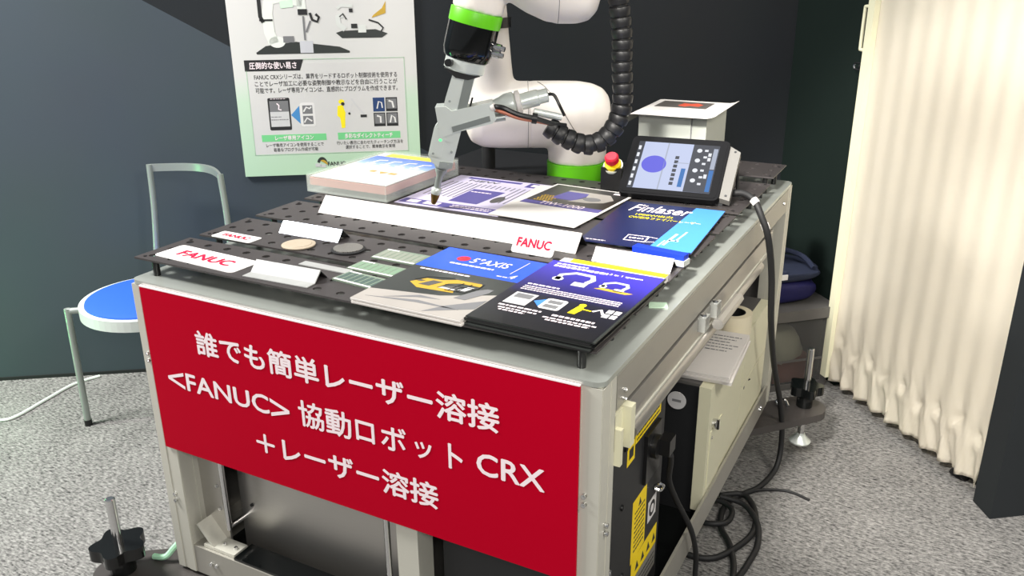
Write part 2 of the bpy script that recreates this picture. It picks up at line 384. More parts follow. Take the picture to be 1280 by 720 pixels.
# folding door (accordion vinyl)
def door():
    bm = bm_new(); Lw = 0.695; pl = 9; per = 10; nx = pl*per; rng = random.Random(3)
    zs = [0.045+0.012*i for i in range(30)]+[0.41+0.06*i for i in range(1, 34)]
    ph = [rng.uniform(-0.25, 0.25) for _ in range(pl+1)]; tk = [rng.uniform(0.15, 0.20) for _ in range(pl+1)]
    grid = []
    for j, z in enumerate(zs):
        row = []
        for i in range(nx+1):
            s = Lw*i/nx; k = i/per; f = k % 1.0; p = int(k) if k < pl else pl-1
            tri = abs(f-0.5)*2; w = 0.5-0.5*cos(pi*tri); w = 0.35*tri+0.65*w
            amp = 0.0030+0.006*max(0, 1-z/0.5)
            off = amp*w
            low = max(0.0, 1-(z-0.045)/0.34)
            off += low**2*(0.004*sin(2*pi*k+ph[p]*6+z*23)+0.003*sin(2*pi*k*2.3+z*61+p))
            d = z-tk[p]-0.05*(f-0.5)*(1 if p % 2 else -1)
            off -= 0.010*math.exp(-(d/0.012)**2)*math.exp(-((f-0.55)/0.20)**2)*(1 if low > 0 else 0)
            d2 = z-tk[p]+0.035; off += 0.006*math.exp(-(d2/0.016)**2)*math.exp(-((f-0.45)/0.25)**2)*(1 if low > 0 else 0)
            zz = z
            if j < 6: zz = z+(6-j)/6*(0.016*(f-0.5)-0.004*w)
            q = D1+DT*(s+low*0.006*sin(9*z*pi+p*2))+DN*off
            row.append(bm.verts.new((q.x, q.y, zz)))
        grid.append(row)
    for r0, r1 in zip(grid, grid[1:]):
        for i in range(nx): bm.faces.new((r0[i], r0[i+1], r1[i+1], r1[i]))
    r = bmesh.ops.solidify(bm, geom=bm.faces[:], thickness=0.002)
    o = struct('door_1', bm, M_vinyl, 'cream pleated vinyl folding door with a crumpled hem', smooth=False)
    for p_ in o.data.polygons: p_.use_smooth = True
    def at(s, n, z): q = D1+DT*s+DN*n; return Vector((q.x, q.y, z))
    bm = bm_new(); q = [at(-0.026, -0.012, 0), at(0.004, -0.012, 0), at(0.004, 0.022, 0), at(-0.026, 0.022, 0)]
    a = [bm.verts.new(Vector((v.x, v.y, 0.045))) for v in q]; b = [bm.verts.new(Vector((v.x, v.y, 2.4))) for v in q]
    bm.faces.new(a); bm.faces.new(b)
    for i in range(4): bm.faces.new((a[i], a[(i+1) % 4], b[(i+1) % 4], b[i]))
    obj('lead_post', bm, M_cream, o, bevel=0.003)
    obj('handle', tube([at(-0.024, 0.012, 1.268), at(-0.046, 0.014, 1.268), at(-0.049, 0.014, 1.255), at(-0.049, 0.014, 1.155), at(-0.046, 0.014, 1.142), at(-0.024, 0.012, 1.142)], 0.0055, 10, 3), M_cream, o, True)
    bm = bm_new(); cyl(bm, at(-0.026, 0.006, 1.09), at(-0.046, 0.006, 1.09), 0.010, n=12)
    sweep(bm, smooth_path([at(-0.044, 0.006, 1.10), at(-0.07, 0.006, 1.099), at(-0.079, 0.006, 1.09), at(-0.07, 0.006, 1.081), at(-0.044, 0.006, 1.08)], 5), 0.0035, 8)
    obj('latch', bm, M_chrome, o, True)
    bm = bm_new(); cyl(bm, at(0.60, -0.035, 0), at(0.60, -0.035, 0.05), 0.012, 0.012, 10)
    cyl(bm, at(0.60, -0.035, 0.0), at(0.58, -0.01, 0.02), 0.008, n=8); cyl(bm, at(0.585, -0.035, 0.012), at(0.615, -0.035, 0.012), 0.012, n=10)
    obj('floor_roller', bm, M_black, o, True)
door()

# ------------------------------------------------------------------ the cart
W, D, H = 0.955, 1.327, 0.85
cart = thing('robot_cart', 'grey aluminium-framed demonstration cart carrying the robot arm', 'cart')
obj('top_plate', prism(rrect(0, 0, W, D, 0.016), H-0.008, H, FLAT), M_top, cart, bevel=0.0015)
for (x0, y0) in ((0.0, 0.0), (W-0.053, 0.0), (0.0, D-0.053), (W-0.053, D-0.053)):
    bm = bm_new(); x1, y1 = x0+0.053, y0+0.053; z0, z1 = 0.2, H-0.009
    box(bm, x0+0.0012, x1-0.0012, y0+0.0012, y1-0.0012, z0, z1)
    ps = obj('post', bm, M_alu, cart, bevel=0.002)
    g = 0.0012      # raised ribs either side of each slot
    for lo, hi in ((0.0015, 0.020), (0.033, 0.0515)):
        obj('rib', bx(x0+lo, x0+hi, y0, y0+2*g, z0, z1), M_alu, ps); obj('rib', bx(x1-2*g, x1, y0+lo, y0+hi, z0, z1), M_alu, ps)
def rail(name, x0, x1, y0, y1, z0, z1, m=M_alu2):
    return obj(name, bx(x0, x1, y0, y1, z0, z1), m, cart, bevel=0.002)
rail('upper_side_rail', W-0.05, W+0.001, 0.053, D-0.053, 0.783, H-0.009)
rail('lower_side_rail', W-0.006, W, 0.053, D-0.053, 0.2, 0.268)
rail('upper_front_rail', 0.053, W-0.053, 0.002, 0.05, 0.783, H-0.009)
rail('lower_front_rail', 0.053, W-0.053, 0.002, 0.05, 0.2, 0.266)
rail('lower_left_rail', 0.0, 0.05, 0.053, D-0.053, 0.2, 0.268)
rail('upper_left_rail', 0.0, 0.05, 0.053, D-0.053, 0.783, H-0.009)
rail('lower_back_rail', 0.053, W-0.053, D-0.05, D, 0.2, 0.268)
rail('upper_back_rail', 0.053, W-0.053, D-0.05, D, 0.783, H-0.009)
rail('mullion', 0.578, 0.622, 0.004, 0.05, 0.266, 0.783, M_alu)
obj('lower_shelf', bx(0.05, W-0.006, 0.05, D-0.05, 0.203, 0.215), M_blackg, cart)
obj('left_side_panel', bx(0.018, 0.024, 0.053, D-0.053, 0.268, 0.783), M_steel, cart)
obj('back_panel', bx(0.053, W-0.053, D-0.03, D-0.024, 0.268, 0.783), M_dgrey, cart)
obj('sill_mat', bx(0.165, 0.578, 0.004, 0.055, 0.2665, 0.272), M_blackg, cart)
obj('corner_plate', bx(0.053, 0.118, 0.045, 0.05, 0.268, 0.783), M_steel, cart)
bm = bm_new(); box(bm, 0.078, 0.162, 0.008, 0.046, 0.267, 0.274)
box(bm, -0.003, 0.003, 0, 0.036, 0, 0.06, Matrix.Translation((0.104, 0.009, 0.272)) @ Matrix.Rotation(radians(-40), 4, 'Y'))
obj('corner_bracket', bm, M_alu, cart, bevel=0.001)
def bolt(p, n, r, parent, m=M_chrome, h=0.004):
    p = Vector(p); n = Vector(n); bm = bm_new(); cyl(bm, p-n*0.002, p+n*h, r, r*0.85, 12); cyl(bm, p+n*(h-0.0005), p+n*(h+0.0006), r*0.45, n=6)
    return obj('bolt', bm, m, parent, True)
for p, n in (((0.026, 0.0, 0.385), (0, -1, 0)), ((0.026, 0.0, 0.37), (0, -1, 0)), ((0.016, 0, 0.70), (0, -1, 0)), ((0.016, 0, 0.685), (0, -1, 0)),
             ((0.93, 0.0, 0.66), (0, -1, 0)), ((0.93, 0.0, 0.645), (0, -1, 0)), ((0.10, 0.045, 0.40), (0, -1, 0)), ((0.10, 0.045, 0.345), (0, -1, 0)),
             ((0.10, 0.002, 0.235), (0, -1, 0)), ((0.115, 0.002, 0.235), (0, -1, 0)), ((0.12, 0.026, 0.274), (0, 0, 1)), ((0.15, 0.026, 0.274), (0, 0, 1)),
             ((W+0.001, 0.083, 0.805), (1, 0, 0)), ((W+0.001, 0.083, 0.79), (1, 0, 0)), ((W+0.001, 0.026, 0.60), (1, 0, 0)), ((W+0.001, 0.026, 0.585), (1, 0, 0)),
             ((W+0.001, 1.22, 0.815), (1, 0, 0)), ((W, 1.20, 0.235), (1, 0, 0)), ((W, 1.185, 0.235), (1, 0, 0)), ((0.938, 0.44, 0.215), (0, 0, 1)), ((0.938, 0.49, 0.215), (0, 0, 1)), ((0.938, 0.55, 0.215), (0, 0, 1))):
    bolt(p, n, 0.0045, cart)
# telescopic slide along the right side
sl = obj('slide_rail', bx(W-0.018, W+0.004, 0.10, 1.10, 0.737, 0.779), M_steel, cart, bevel=0.004)
bm = bm_new(); cyl(bm, (W+0.002, 0.11, 0.720), (W+0.002, 0.98, 0.720), 0.0125, n=16); box(bm, W-0.016, W-0.004, 0.1, 1.1, 0.708, 0.737)
obj('slide_tube', bm, M_steel, sl, True)
obj('slide_lip', bx(W-0.014, W+0.007, 0.10, 1.08, 0.7335, 0.7375), M_alu, sl)
bm = bm_new(); box(bm, W-0.004, W+0.010, 0.052, 0.062, 0.690, 0.752); box(bm, W-0.004, W+0.014, 0.082, 0.100, 0.708, 0.778); box(bm, W-0.012, W, 0.05, 0.10, 0.715, 0.775)
obj('slide_hinge', bm, M_cream, sl, bevel=0.002)
for y in (0.46, 0.54):
    bm = bm_new(); box(bm, W+0.002, W+0.018, y, y+0.030, 0.752, 0.780)
    c = obj('slide_clip', bm, M_clear, sl, bevel=0.003)
    bolt((W+0.010, y+0.015, 0.780), (0, 0, 1), 0.006, sl)
obj('slide_catch', tube([(W+0.024, 0.53, 0.744), (W+0.024, 0.69, 0.744)], 0.0115, 8, 0), M_steel, sl, True)
# casters
for (x, y) in ((0.12, 0.12), (0.83, 0.12), (0.12, 1.2), (0.83, 1.2)):
    bm = bm_new(); box(bm, x-0.05, x+0.05, y-0.045, y+0.045, 0.19, 0.2)
    box(bm, x-0.032, x-0.026, y-0.03, y+0.03, 0.07, 0.19); box(bm, x+0.026, x+0.032, y-0.03, y+0.03, 0.07, 0.19)
    c = obj('caster_fork', bm, M_steel, cart)
    obj('caster_wheel', cy((x-0.02, y, 0.07), (x+0.02, y, 0.07), 0.07, n=28), M_rubber, c, True)
# outriggers with levelling screws
def star(r, n=5, deep=0.27, seg=70):
    return [(r*(1-deep*0.5+deep*0.5*cos(n*2*pi*i/seg))*cos(2*pi*i/seg), r*(1-deep*0.5+deep*0.5*cos(n*2*pi*i/seg))*sin(2*pi*i/seg)) for i in range(seg)]
def outrigger(px, py, cx, cyy, zt, top, rot, kr):
    """plate from the cart corner (cx,cyy) out to the screw at (px,py)"""
    d = Vector((px-cx, py-cyy, 0)).normalized(); n = Vector((-d.y, d.x, 0)); w = 0.062; Lg = (Vector((px, py, 0))-Vector((cx, cyy, 0))).length
    poly = [(-0.10, -w), (Lg, -w)]+[(Lg+w*sin(pi*k/10), -w*cos(pi*k/10)) for k in range(1, 10)]+[(Lg, w), (-0.10, w)]
    F = (Vector((cx, cyy, 0)), d, n, Vector((0, 0, 1)))
    o = obj('outrigger_plate', prism(poly, zt-0.022, zt, F), M_outr, cart, bevel=0.003)
    bm = lathe([(0.010, 0.072), (0.010, top-0.002), (0.008, top)], 16, M=Matrix.Translation((px, py, 0)))
    obj('levelling_screw', bm, M_chrome, o, True)
    KF = (Vector((px, py, 0)), Vector((cos(rot), sin(rot), 0)), Vector((-sin(rot), cos(rot), 0)), Vector((0, 0, 1)))
    bm = prism(star(kr), zt+0.045, zt+0.072, KF); cyl(bm, (px, py, zt+0.002), (px, py, zt+0.05), kr*0.46, n=20)
    obj('star_knob', bm, M_blackg, o, bevel=0.004)
    obj('foot_pad', lathe([(0.030, 0.045), (0.032, 0.050), (0.016, 0.066), (0.012, 0.075)], 24, M=Matrix.Translation((px, py, 0))), M_silver, o, True)
    return o
o1 = outrigger(-0.098, -0.062, 0.03, 0.03, 0.192, 0.372, 0.25, 0.058)
o2 = outrigger(1.045, 1.40, W-0.03, D-0.06, 0.165, 0.352, 0.2, 0.05)
outrigger(1.045, -0.085, W-0.03, 0.03, 0.165, 0.352, 1.2, 0.05)
outrigger(-0.098, 1.40, 0.03, D-0.06, 0.165, 0.352, 1.2, 0.05)
obj('hook', tube([(0.985, 1.355, 0.168), (0.97, 1.37, 0.178), (0.99, 1.39, 0.176), (1.005, 1.37, 0.169)], 0.004, 8), M_chrome, o2, True)
obj('strap', tube([(-0.005, 0.03, 0.25), (-0.025, 0.015, 0.225), (-0.04, 0.0, 0.205), (-0.07, -0.006, 0.199)], 0.0065, 8), M_lgreen_strap, o1, True)
obj('strap_end', bx(-0.015, 0.0, 0.012, 0.03, 0.238, 0.262), M_white, o1, bevel=0.003)

# stainless unit behind the front opening
su = thing('stainless_enclosure', 'stainless steel box with two wire handles in the cart under the red sign', 'enclosure', (0.345, 0.08, 0.25))
obj('body', bx(-0.222, 0.225, 0.0, 0.5, -0.0345, 0.50), M_steel, su, bevel=0.004)
for x in (-0.214, 0.19):
    obj('handle', tube([(x, 0.0, 0.065), (x, -0.04, 0.067), (x, -0.046, 0.075), (x, -0.046, 0.225), (x, -0.04, 0.233), (x, 0.0, 0.235)], 0.006, 10, 3), M_chrome, su, True)
for x in (-0.19, 0.20):
    bolt((x, 0.0, 0.10), (0, -1, 0), 0.004, su, M_black)
obj('front_seam', bx(0.216, 0.218, -0.0012, 0.001, 0.004, 0.5), M_ink_grey, su)

# red sign
sg = thing('sign_board', 'red sign board with white Japanese lettering on the front of the cart', 'sign', (0.0, -0.001, 0.0))
obj('board', bx(0.028, 0.921, -0.004, 0.0, 0.500, 0.841), M_red, sg)
obj('white_edge', bx(0.028, 0.921, -0.0042, 0.0, 0.841, 0.8435), M_ink_white, sg)
SF = shift(UPR, 0.004)
text('lettering', '誰でも簡単レーザー溶接', SF, (0.158, 0.730, 0.791, 0.780), M_ink_white, sg, bold=0.022)
text('lettering', '<', SF, (0.069, 0.646, 0.112, 0.681), M_ink_white, sg, bold=0.006)
text('lettering', 'FANUC', SF, (0.117, 0.645, 0.322, 0.683), M_ink_white, sg, bold=0.018)
text('lettering', '>', SF, (0.325, 0.644, 0.369, 0.680), M_ink_white, sg, bold=0.006)
text('lettering', '協動', SF, (0.390, 0.642, 0.505, 0.694), M_ink_white, sg, bold=0.018)
for ch_, b4 in (('ロ', (0.514, 0.647, 0.553, 0.686)), ('ボ', (0.566, 0.645, 0.617, 0.692)), ('ッ', (0.633, 0.647, 0.666, 0.678)), ('ト', (0.697, 0.644, 0.724, 0.690))):
    text('lettering', ch_, SF, b4, M_ink_white, sg, bold=0.018)
text('lettering', 'CRX', SF, (0.749, 0.649, 0.868, 0.689), M_ink_white, sg, bold=0.018)
text('lettering', '＋レーザー溶接', SF, (0.280, 0.556, 0.675, 0.606), M_ink_white, sg, bold=0.022)

# laser source at the front right of the cart
ls = thing('laser_source', 'black laser power unit with yellow warning labels inside the cart', 'power unit', (0.0, 0.0, 0.25))
obj('case', bx(0.640, 0.92, 0.056, 0.416, -0.0345, 0.49), M_blackm, ls, bevel=0.004)
SX = (Vector((0.92, 0, -0.25)), Vector((0, 1, 0)), Vector((0, 0, 1)), Vector((1, 0, 0)))    # prints on the right-hand face, world y/z
bm = bm_new()
for z0, z1 in ((0.478, 0.585), (0.30, 0.36)):
    for k in range(9): box(bm, 0.9195, 0.9225, 0.066+k*0.009, 0.0705+k*0.009, z0-0.25, z1-0.25)
obj('vent_grille', bm, M_blackg, ls)
bm = bm_new()
for r in (0.018, 0.028, 0.038):
    sweep(bm, [(0.924, 0.105+r*cos(2*pi*k/24), 0.155+r*sin(2*pi*k/24)) for k in range(25)], 0.0016, 6)
for a in (0.4, 1.97, 3.54, 5.11): sweep(bm, [(0.924, 0.105, 0.155), (0.924, 0.105+0.041*cos(a), 0.155+0.041*sin(a))], 0.0015, 6)
obj('fan_guard', bm, M_chrome, ls, True)
art('warning_label', [rect(0.252, 0.610, 0.388, 0.634), ], SX, M_yellow, ls, 0.0)
art('warning_label', [rect(0.212, 0.585, 0.250, 0.640)], SX, M_yellow, ls, 0.0)
art('warning_label', [[(0.255, 0.350), (0.330, 0.355), (0.330, 0.487), (0.255, 0.487)]], SX, M_yellow, ls, 0.0)
art('warning_label', [rect(0.262, 0.305, 0.405, 0.352)], SX, M_yellow, ls, 0.0)
art('rating_plate', [rect(0.265, 0.252, 0.405, 0.303)], SX, M_alu2, ls, 0.0)
rng = random.Random(5); pp = []
for k in range(9): pp += dashes(0.268, 0.322, 0.37+k*0.0105, 0.0035, rng, 0.004, 0.011)
pp += dashes(0.258, 0.38, 0.625, 0.004, rng)+dashes(0.258, 0.38, 0.615, 0.004, rng)
pp += [rect(0.221, 0.595, 0.242, 0.615)]+dashes(0.216, 0.246, 0.626, 0.004, rng)
pp += [[(0.283+0.032*k, 0.318), (0.303+0.032*k, 0.318), (0.293+0.032*k, 0.337)] for k in range(4)]
pp += [[(0.286, 0.462), (0.302, 0.462), (0.294, 0.478)]]
for k in range(3): pp += dashes(0.272, 0.398, 0.262+0.012*k, 0.003, rng)
art('label_print', pp, SX, M_ink_black, ls, 0.0003)
art('emblem_label', [rect(0.345, 0.385, 0.392, 0.432)], SX, M_label, ls, 0.0)
art('emblem_print', [circ(0.3685, 0.4085, 0.017)], SX, M_ink_black, ls, 0.0003)
art('emblem_ring', [circ(0.3685, 0.4085, 0.009)], SX, M_label, ls, 0.0006)
obj('socket', bx(0.92, 0.927, 0.300, 0.378, 0.250, 0.352), M_black, ls, bevel=0.004)
pl = obj('plug', cy((0.927, 0.335, 0.316), (0.938, 0.335, 0.316), 0.023, n=20), M_black, ls, True)
obj('plug_grip', bx(0.936, 0.958, 0.334, 0.368, 0.300, 0.332), M_black, pl, bevel=0.005)
obj('ring_bolt', tube([(0.921, 0.372, 0.205), (0.932, 0.374, 0.213), (0.936, 0.382, 0.205), (0.932, 0.378, 0.196), (0.921, 0.374, 0.199)], 0.0035, 8), M_chrome, ls, True)
for y, z in ((0.195, 0.265), (0.21, 0.11), (0.20, 0.38)): bolt((0.92, y, z), (1, 0, 0), 0.006, ls, M_black)

# controller cabinet
ct = thing('controller_cabinet', 'cream fronted robot controller with black side standing in the cart', 'cabinet', (0.0, 0.0, 0.25))
obj('case', bx(0.56, 0.921, 0.66, 1.235, -0.0345, 0.285), M_blackm, ct, bevel=0.003)
obj('case_top', bx(0.56, 0.921, 0.662, 1.235, 0.2855, 0.292), M_dgrey, ct)
dr = obj('door', bx(0.922, 0.948, 0.652, 0.775, -0.020, 0.291), M_cream, ct, bevel=0.003)
obj('door_inset', bx(0.9475, 0.950, 0.672, 0.768, 0.03, 0.175), M_cream, dr, bevel=0.001)
bm = cy((0.948, 0.690, 0.19), (0.957, 0.690, 0.19), 0.011, n=16); box(bm, 0.956, 0.963, 0.687, 0.693, 0.178, 0.202)
obj('latch', bm, M_chrome, dr, True)
obj('lock_cap', cy((0.948, 0.682, 0.158), (0.952, 0.682, 0.158), 0.004, n=12), M_chrome, dr, True)
obj('front_panel', bx(0.922, 0.946, 0.778, 0.965, 0.010, 0.291), M_cream, ct, bevel=0.002)
obj('front_panel', bx(0.922, 0.946, 0.968, 1.235, 0.150, 0.291), M_cream, ct, bevel=0.002)
obj('front_panel', bx(0.922, 0.946, 0.968, 1.235, 0.010, 0.147), M_cream, ct, bevel=0.002)
for y in (1.0, 1.05): obj('knock_out', cy((0.9455, y, 0.135+0.04*(y-1.0)), (0.9465, y, 0.135), 0.0045, n=12), M_black, ct)
obj('round_badge', cy((0.872, 0.6602, 0.243), (0.872, 0.6575, 0.243), 0.021, n=28), M_ink_lgrey, ct, True)
art('badge_print', [rect(0.862, 0.240, 0.882, 0.246)], (Vector((0, 0.6574, 0)),)+UPR[1:], M_ink_grey, ct, 0.0)

# papers and tape on the controller
def sheet_stack(name, label, cat, loc, rz, w, h, n, t, m, jit, group=None):
    o = thing(name, label, cat, loc, rz, group); rng = random.Random(len(name)+n)
    for k in range(n):
        dx, dy, da = rng.uniform(-jit, jit), rng.uniform(-jit, jit), rng.uniform(-0.02, 0.02)*(1 if jit > 0.001 else 0)
        obj('booklet', bx(-w/2, w/2, -h/2, h/2, k*t, (k+0.86)*t), m, o, loc=(dx, dy, 0), rot=(0, 0, da))
    return o
pa = sheet_stack('document_stack', 'stack of white documents lying on the controller cabinet', 'papers', (0.838, 0.795, 0.543), radians(4), 0.27, 0.25, 5, 0.0042, M_white, 0.004)
PF = shift(FLAT, 0.0205)
art('grey_panel', [rect(-0.13, -0.12, 0.03, 0.122)], PF, M_ink_lgrey, pa)
rng = random.Random(2); pp = []
for k in range(6): pp += dashes(0.05, 0.12-0.01*(k % 3), 0.09-k*0.017, 0.004, rng)
art('print_lines', pp, PF, M_ink_grey, pa, 0.0003)
tp = thing('tape_roll', 'roll of cream masking tape lying flat on the controller cabinet', 'tape', (0.905, 0.985, 0.5422))
def ring_bm(r0, r1, z0, z1, n=40):
    bm = bm_new(); P = [(r0, z0), (r1, z0), (r1, z1), (r0, z1)]; R = [[bm.verts.new((r*cos(2*pi*i/n), r*sin(2*pi*i/n), z)) for i in range(n)] for r, z in P]
    for a in range(4):
        for i in range(n): bm.faces.new((R[a][i], R[a][(i+1) % n], R[(a+1) % 4][(i+1) % n], R[(a+1) % 4][i]))
    return bm
obj('tape', ring_bm(0.031, 0.047, 0, 0.05), M_tape, tp, True)
obj('core', ring_bm(0.028, 0.0308, 0.0005, 0.0495), M_rubber, tp, True)

# ------------------------------------------------------------------ perforated display plates on posts
def plate_mesh(x0, x1, dep, th, ncol, nrow, r):
    bm = bm_new(); K = 12; top = {}; bot = {}
    def vt(d, x, y, z):
        k = (round(x, 5), round(y, 5))
        if k not in d: d[k] = bm.verts.new((x, y, z))
        return d[k]
    cw = (x1-x0)/ncol; ch = dep/nrow
    for i in range(ncol):
        for j in range(nrow):
            a, b, c, e = x0+i*cw, x0+(i+1)*cw, j*ch, (j+1)*ch
            per = []
            for (p, q) in (((a, c), (b, c)), ((b, c), (b, e)), ((b, e), (a, e)), ((a, e), (a, c))):
                for t in (0, 1/3, 2/3): per.append((p[0]+(q[0]-p[0])*t, p[1]+(q[1]-p[1])*t))
            cx, cyy = (a+b)/2, (c+e)/2; hole = []
            for k in range(K):
                an = radians(225+30*k); hole.append((cx+r*cos(an), cyy+r*sin(an)))
            for k in range(K):
                k2 = (k+1) % K
                bm.faces.new((vt(top, *per[k], 0), vt(top, *per[k2], 0), vt(top, *hole[k2], 0), vt(top, *hole[k], 0)))
                bm.faces.new((vt(bot, *per[k2], -th), vt(bot, *per[k], -th), vt(bot, *hole[k], -th), vt(bot, *hole[k2], -th)))
                bm.faces.new((vt(top, *hole[k], 0), vt(top, *hole[k2], 0), vt(bot, *hole[k2], -th), vt(bot, *hole[k], -th)))
    n3 = 3*ncol; xs = [x0+(x1-x0)*i/n3 for i in range(n3+1)]; m3 = 3*nrow; ys = [dep*j/m3 for j in range(m3+1)]
    for y in (0, dep):
        for p, q in zip(xs, xs[1:]): bm.faces.new((vt(top, p, y, 0), vt(top, q, y, 0), vt(bot, q, y, -th), vt(bot, p, y, -th)))
    for x in (x0, x1):
        for p, q in zip(ys, ys[1:]): bm.faces.new((vt(top, x, p, 0), vt(top, x, q, 0), vt(bot, x, q, -th), vt(bot, x, p, -th)))
    return bm
ZP = 0.884; PT = 0.0035
ordn = ['frontmost', 'second', 'third', 'fourth', 'fifth', 'sixth']
full = None
for k in range(8):
    y0 = 0.026+0.1615*k; zz = ZP if k < 7 else ZP+0.011
    if k < 6:
        lab = ('full-width black perforated plate on posts, %s row from the red sign' % ordn[k])
    else:
        lab = ['short black perforated plate beside the printer at the right rear', 'rearmost short black perforated plate overlapping the one before it'][k-6]
    t = thing('perforated_plate', lab, 'display plate', (0, y0, H), 0, 'perforated display plates')
    x0, x1 = (-0.012, 0.932) if k < 6 else (0.56, 0.936)
    if k < 6:
        if full is None: full = obj('plate', plate_mesh(x0, x1, 0.137, PT, 19, 3, 0.0078), M_plate, t, loc=(0, 0, zz-H)); pm = full
        else:
            pm = full.copy(); COL.objects.link(pm); pm.parent = t
    else:
        pm = obj('plate', plate_mesh(x0, x1, 0.137 if k == 6 else 0.16, PT, 8, 3, 0.0078), M_plate, t, loc=(0, 0, zz-H))
    for px in ((0.030, 0.905) if k == 0 else (0.030, 0.46, 0.905) if k < 6 else (0.60, 0.915)):
        for py in ((0.012, 0.122)):
            obj('post', cy((px, py, 0.0), (px, py, zz-H-PT), 0.0065, n=10), M_black, t, True)
    for px in ((0.004, 0.916) if k < 6 else (0.575, 0.925)):
        for py in (0.012, 0.125): obj('screw', cy((px, py, zz-H-0.001), (px, py, zz-H+0.0008), 0.0035, n=8), M_black, t)

mp = tag(obj('robot_mounting_plate', bx(0.02, 0.545, 0.985, 1.30, H, H+0.012), M_blackm, None, bevel=0.002), 'black steel mounting plate under the robot base', 'mounting plate')

# ------------------------------------------------------------------ robot arm
RB = Vector((0.45, 1.05, 0.8624)); RA = atan2(0.469, 0.883)
rb = thing('welding_robot', 'white collaborative robot arm with green bands and a laser welding head', 'robot', RB, RA)
zo = -RB.z
def P(s, z, y=0.0): return Vector((s, y, z+zo))
obj('base_ring', lathe([(0.074, 0.0), (0.078, 0.004), (0.0785, 0.046), (0.0785, 0.05)], 48), M_green, rb, True)
# shoulder casting: upright base turning into the horizontal shoulder
bm = bm_new()
lathe([(0.076, 0.05), (0.076, 0.10), (0.076, 0.17), (0.070, 0.205), (0.05, 0.232), (0.02, 0.245)], 40, bm)
Mx = Matrix.Translation((0.0, 0, 1.033+zo)) @ Matrix.Rotation(radians(-90), 4, 'Y')
lathe([(0.02, -0.083), (0.046, -0.078), (0.066, -0.062), (0.078, -0.035), (0.084, 0.0), (0.085, 0.05), (0.085, 0.129)], 40, bm, Mx)
blob('shoulder', bm, M_robot, rb, 0.005, 10)
obj('seam_ring', lathe([(0.0852, 0.1285), (0.0852, 0.1297)], 40, None, Mx), M_seam, rb, True)
obj('cover_seam', sweep(bm_new(), [P(-0.105+0.10*k/16, 1.033+0.0852*cos(radians(8+110*k/16)), -0.0852*sin(radians(8+110*k/16))) for k in range(17)], 0.0009, 6), M_seam, rb, True)
# upper arm: round joint housing, slimmer column rising to the elbow
bm = bm_new()
lathe([(0.080, 0.112), (0.085, 0.118), (0.085, 0.20), (0.082, 0.245), (0.068, 0.275), (0.04, 0.288), (0.015, 0.29)], 40, bm, Mx)
sweep(bm, [P(-0.222, 1.03), P(-0.224, 1.10), P(-0.230, 1.20), P(-0.238, 1.31), P(-0.246, 1.42), P(-0.25, 1.55), P(-0.25, 1.62)], [0.068, 0.060, 0.057, 0.056, 0.056, 0.06, 0.066], 32)
Me = Matrix.Translation((-0.25, 0, 1.62+zo)) @ Matrix.Rotation(radians(90), 4, 'X')
lathe([(0.03, -0.085), (0.062, -0.075), (0.076, -0.05), (0.078, 0.0), (0.078, 0.10), (0.07, 0.125), (0.03, 0.135)], 36, bm, Me)
blob('upper_arm', bm, M_robot, rb, 0.006, 10)
obj('arm_strap', lathe([(0.0612, -0.012), (0.0612, 0.012)], 32, None, Matrix.Translation(P(-0.2315, 1.262))), M_black, rb, True)
# forearm: from the elbow down towards the wrist
TX, TY = -0.348, -0.362          # wrist / torch plane in robot coordinates
def Q(s, z, y=0.0): return Vector((TX+s, TY+y, z+zo))
bm = bm_new()
sweep(bm, [P(-0.25, 1.62, -0.09), P(-0.20, 1.63, -0.16), P(-0.14, 1.60, -0.26), Q(0.27, 1.50, 0.03), Q(0.30, 1.42, 0.0)], [0.062, 0.056, 0.052, 0.052, 0.06], 32)
blob('forearm', bm, M_robot, rb, 0.007, 8)
# torch axis: from the tip up through the flange
AX = Vector((0.251, 0, 0.968)); BX = Vector((0.968, 0, -0.251)); TIP = Q(0.0, 0.895)
MT = Matrix(((BX.x, 0, AX.x, TIP.x), (0, 1, 0, TIP.y), (BX.z, 0, AX.z, TIP.z), (0, 0, 0, 1)))     # x across, y away, z along the axis
bm = bm_new()
lathe([(0.053, 0.424), (0.0545, 0.46), (0.057, 0.50), (0.055, 0.54), (0.03, 0.56)], 40, bm, MT)
sweep(bm, [Q(0.145, 1.395), Q(0.19, 1.392), Q(0.232, 1.374), Q(0.262, 1.366), Q(0.29, 1.366)], [0.070, 0.070, 0.075, 0.083, 0.083], 40)
Mw = Matrix.Translation(Q(0.262, 1.366)) @ Matrix.Rotation(radians(90), 4, 'Y')
lathe([(0.081, -0.004), (0.086, 0.008), (0.086, 0.05), (0.080, 0.075), (0.062, 0.092), (0.03, 0.101), (0.01, 0.103)], 40, bm, Mw)
blob('wrist', bm, M_robot, rb, 0.005, 9)
obj('seam_ring', lathe([(0.0858, 0.0105), (0.0858, 0.0117)], 40, None, Mw), M_seam, rb, True)
obj('wrist_band', lathe([(0.0545, 0.398), (0.055, 0.40), (0.055, 0.424), (0.0545, 0.4255)], 48, None, MT), M_green, rb, True)
fl = obj('flange_joint', lathe([(0.046, 0.326), (0.049, 0.329), (0.0535, 0.345), (0.0535, 0.398)], 48, None, MT), M_blackg, rb, True)
bm = bm_new()
for z in (0.352, 0.366):
    cyl(bm, MT @ Vector((0.048, -0.014, z)), MT @ Vector((0.066, -0.02, z)), 0.008, n=14); cyl(bm, MT @ Vector((0.064, -0.02, z)), MT @ Vector((0.074, -0.023, z)), 0.0055, n=6)
obj('cable_connector', bm, M_chrome, fl, True)
